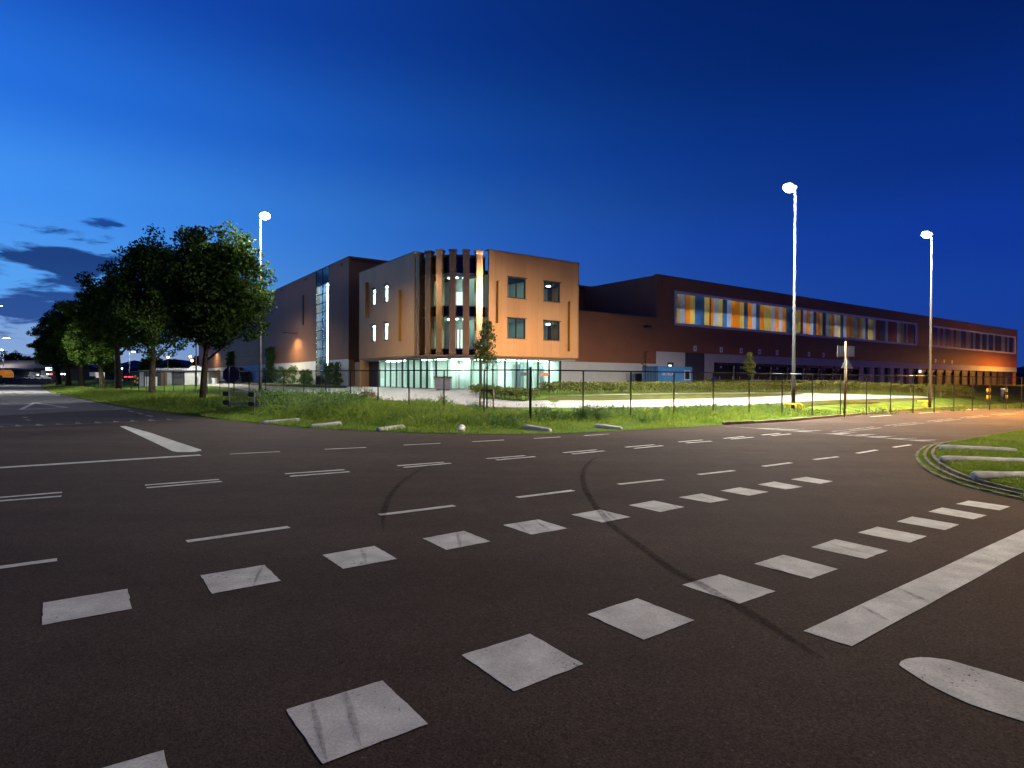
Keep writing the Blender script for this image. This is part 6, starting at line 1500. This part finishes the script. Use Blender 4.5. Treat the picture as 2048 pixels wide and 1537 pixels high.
for x, y in ((26.5, 752.5), (51, 751), (71, 748.5)):
    MB().box(fx(x-1), fx(x+1), Y+3.2, Y+3.4, fzz(y+1), fzz(y-1)).build('lit_lamp', M['headlamp'], fb_)
def car(px0, px1, ytop, ybot, Y, label, m, tail=None, van=False):
    a = at_depth(px0, ybot, Y); b = at_depth(px1, ytop, Y); x0, x1, z0, z1 = a[0], b[0], a[2], b[2]; L_ = x1-x0; H_ = z1-z0; D_ = 1.8
    t = thing('delivery_van' if van else 'parked_car', label, 'van' if van else 'car', ((x0+x1)/2, Y, z0))
    if van: prof = [(0, .15), (1, .15), (1, .55), (.93, .9), (.88, 1), (0, 1)]
    else: prof = [(0, .2), (1, .2), (1, .5), (.97, .58), (.75, .62), (.62, 1), (.28, 1), (.1, .62), (0, .58)]
    plate(MB(), [(x0+L_*u, z0+H_*v) for u, v in prof], Y, Y+D_).build('body', M[m], t)
    gl = [(.62, .62), (.72, .62), (.61, .95), (.56, .95)] if van else [(.15, .63), (.73, .63), (.61, .95), (.29, .95)]
    plate(MB(), [(x0+L_*u, z0+H_*v) for u, v in gl], Y-0.012, Y-0.004).build('side_window', M['car_glass'], t)
    for u in (.2, .8):
        w_ = MB(); c = (x0+L_*u, z0+H_*.2); plate(w_, ngon(c[0], c[1], min(H_*.22, 0.34), 12, 0), Y-0.03, Y+D_+0.03); w_.build('wheel', M['tyre'], t)
    if tail:
        for u in tail: plate(MB(), [(x0+L_*u-.25, z0+H_*.5), (x0+L_*u+.25, z0+H_*.5), (x0+L_*u+.25, z0+H_*.62), (x0+L_*u-.25, z0+H_*.62)], Y-0.06, Y-0.04).build('tail_lamp', M['tail'], t)
car(-40, 12, 740, 758, 112, 'bright orange van cut off by the left edge', 'orange_van', van=True)
car(66, 88, 751, 760, 118, 'white parked car before the low dark roofed building', 'car_white')
car(16, 33, 751, 760, 119, 'dark parked car beside the orange van', 'car_dark'); car(46, 62, 751, 760, 121, 'pale parked car in the middle of the forecourt', 'car_white')
car(246, 268, 748, 762, 120, 'dark car with red tail lamps left of the sheds', 'car_dark', tail=(.25, .6, .8))
q0 = at_depth(179, 759, 125); q1 = at_depth(190, 745, 125)
t = thing('box_trailer', 'pale box trailer between the trunks of the left trees', 'trailer', ((q0[0]+q1[0])/2, 125, q0[2])); MB().box(q0[0], q1[0], 125, 128, q0[2]+0.3, q1[2]).build('trailer_body', M['white'], t)
for u in (.25, .75): plate(MB(), ngon(q0[0]+(q1[0]-q0[0])*u, q0[2]+0.35, 0.35, 12, 0), 124.9, 125.2).build('wheel', M['tyre'], t)
q0 = at_depth(165, 760, 160); q1 = at_depth(222, 734, 160); t = thing('far_building', 'dark blue gabled building far behind the left trees', 'building', ((q0[0]+q1[0])/2, 160, 0))
MB().box(q0[0], q1[0], 160, 172, -0.5, q1[2]*0.75+0.4).build('wall', mat('dark blue wall', (0.03, 0.05, 0.13), 0.7), t)
zz = q1[2]*0.75+0.42; rf = MB(); rf.add([(q0[0]-.3, 159.5, zz), (q1[0]+.3, 159.5, zz), (q1[0]+.3, 166, q1[2]+.5), (q0[0]-.3, 166, q1[2]+.5), (q0[0]-.3, 172.5, zz), (q1[0]+.3, 172.5, zz)], [(0, 1, 2, 3), (3, 2, 5, 4), (0, 3, 4), (1, 5, 2)]); rf.build('roof', mat('dark blue roof', (0.03, 0.045, 0.12), 0.6), t)
q = at_depth(97.5, 760, 120); zt_ = at_depth(97.5, 735.5, 120)[2]; zz = at_depth(97.5, 741, 120)[2]
t = thing('lit_sign', 'small glowing white green sign box right of the low building', 'sign', (q[0], 120, 0)); MB().box(q[0]-.55, q[0]+.55, 119.9, 120.1, zz, zt_).build('sign_box', M['cyan_sign'], t); MB().tube([(q[0]-.5, 120, 0), (q[0]-.5, 120, zz)], 0.06, 8).build('post', M['steel'], t)
for px, py, Y_, lab, m in ((123.5, 748.5, 118, 'white lamp pair left of the fourth trunk', 'headlamp'), (129.5, 748.7, 118, 'right one of a pair of white lamps by the trunks', 'headlamp'), (103, 748, 118, 'red lamp right of the glowing sign', 'tail'), (244, 737.5, 140, 'tiny far white lamp between trunks', 'headlamp')):
    q = at_depth(px, py, Y_); r = 1.4/FPX*Y_; t = thing('small_lamp', lab, 'lamp', (q[0], q[1], 0.0)); MB().tube([(q[0], q[1]+0.1, 0), (q[0], q[1]+0.1, q[2]-r)], 0.04, 6).build('post', M['steel'], t)
    MB().tube([(q[0], q[1], q[2]-r), (q[0], q[1], q[2]-r*.4), (q[0], q[1], q[2]+r*.4), (q[0], q[1], q[2]+r)], [r*.5, r, r, r*.5], 8).build('lamp_head', M[m], t, True)
for i, (px, ty, w_, Y_, lab) in enumerate(((20, 700, 60, 150, 'dark far tree behind the low building, left'), (60, 704, 50, 150, 'dark far tree behind the middle of the low roof'), (88, 694, 50, 150, 'dark far tree at the right end of the low roof'), (300, 712, 44, 150, 'dark far tree behind the sheds, left'), (345, 718, 40, 155, 'low dark far tree behind the sheds, right'), (393, 712, 26, 158, 'dark far tree next to the hall end'), (212, 700, 34, 140, 'hazy far tree behind the third trunk'))):
    q = at_depth(px, 760, Y_); wd = w_/FPX*Y_; top = at_depth(px, ty, Y_)[2]
    tree('far_tree', lab, (q[0], q[1], 0), top, wd, 0.9, leaf=0.5, nclump=80, per=40, m='leaf', trunk_r=0.2, seed=50+i, group='dark trees far at the left')
# far tree line and hills
def ridge(name, Y, x0, x1, base_h, amp, sc_, m, seed, thick=60, n=160):
    xs = np.linspace(x0, x1, n); r_ = np.random.default_rng(seed); hs = base_h+amp*(0.5*np.sin(xs/sc_+seed)+0.3*np.sin(xs/sc_*2.3+seed*2)+0.2*np.sin(xs/sc_*5.1)) + amp*0.12*r_.normal(0, 1, n)
    vs = []
    for x, hh_ in zip(xs, hs): vs += [(x, Y-thick, -2), (x, Y, hh_), (x, Y+thick, -2)]
    fs = []
    for i in range(n-1):
        a = 3*i; fs += [(a, a+3, a+4, a+1), (a+1, a+4, a+5, a+2)]
    return tag(MB().add(vs, fs).build(name, m, None), kind='structure')
ridge('hills', 2200, -2600, 2600, 46, 22, 170, M['hill'], 3, 300)
ridge('treeline', 420, -900, 900, 8.5, 2.0, 14, M['land'], 5, 20, 500)['kind'] = 'stuff'
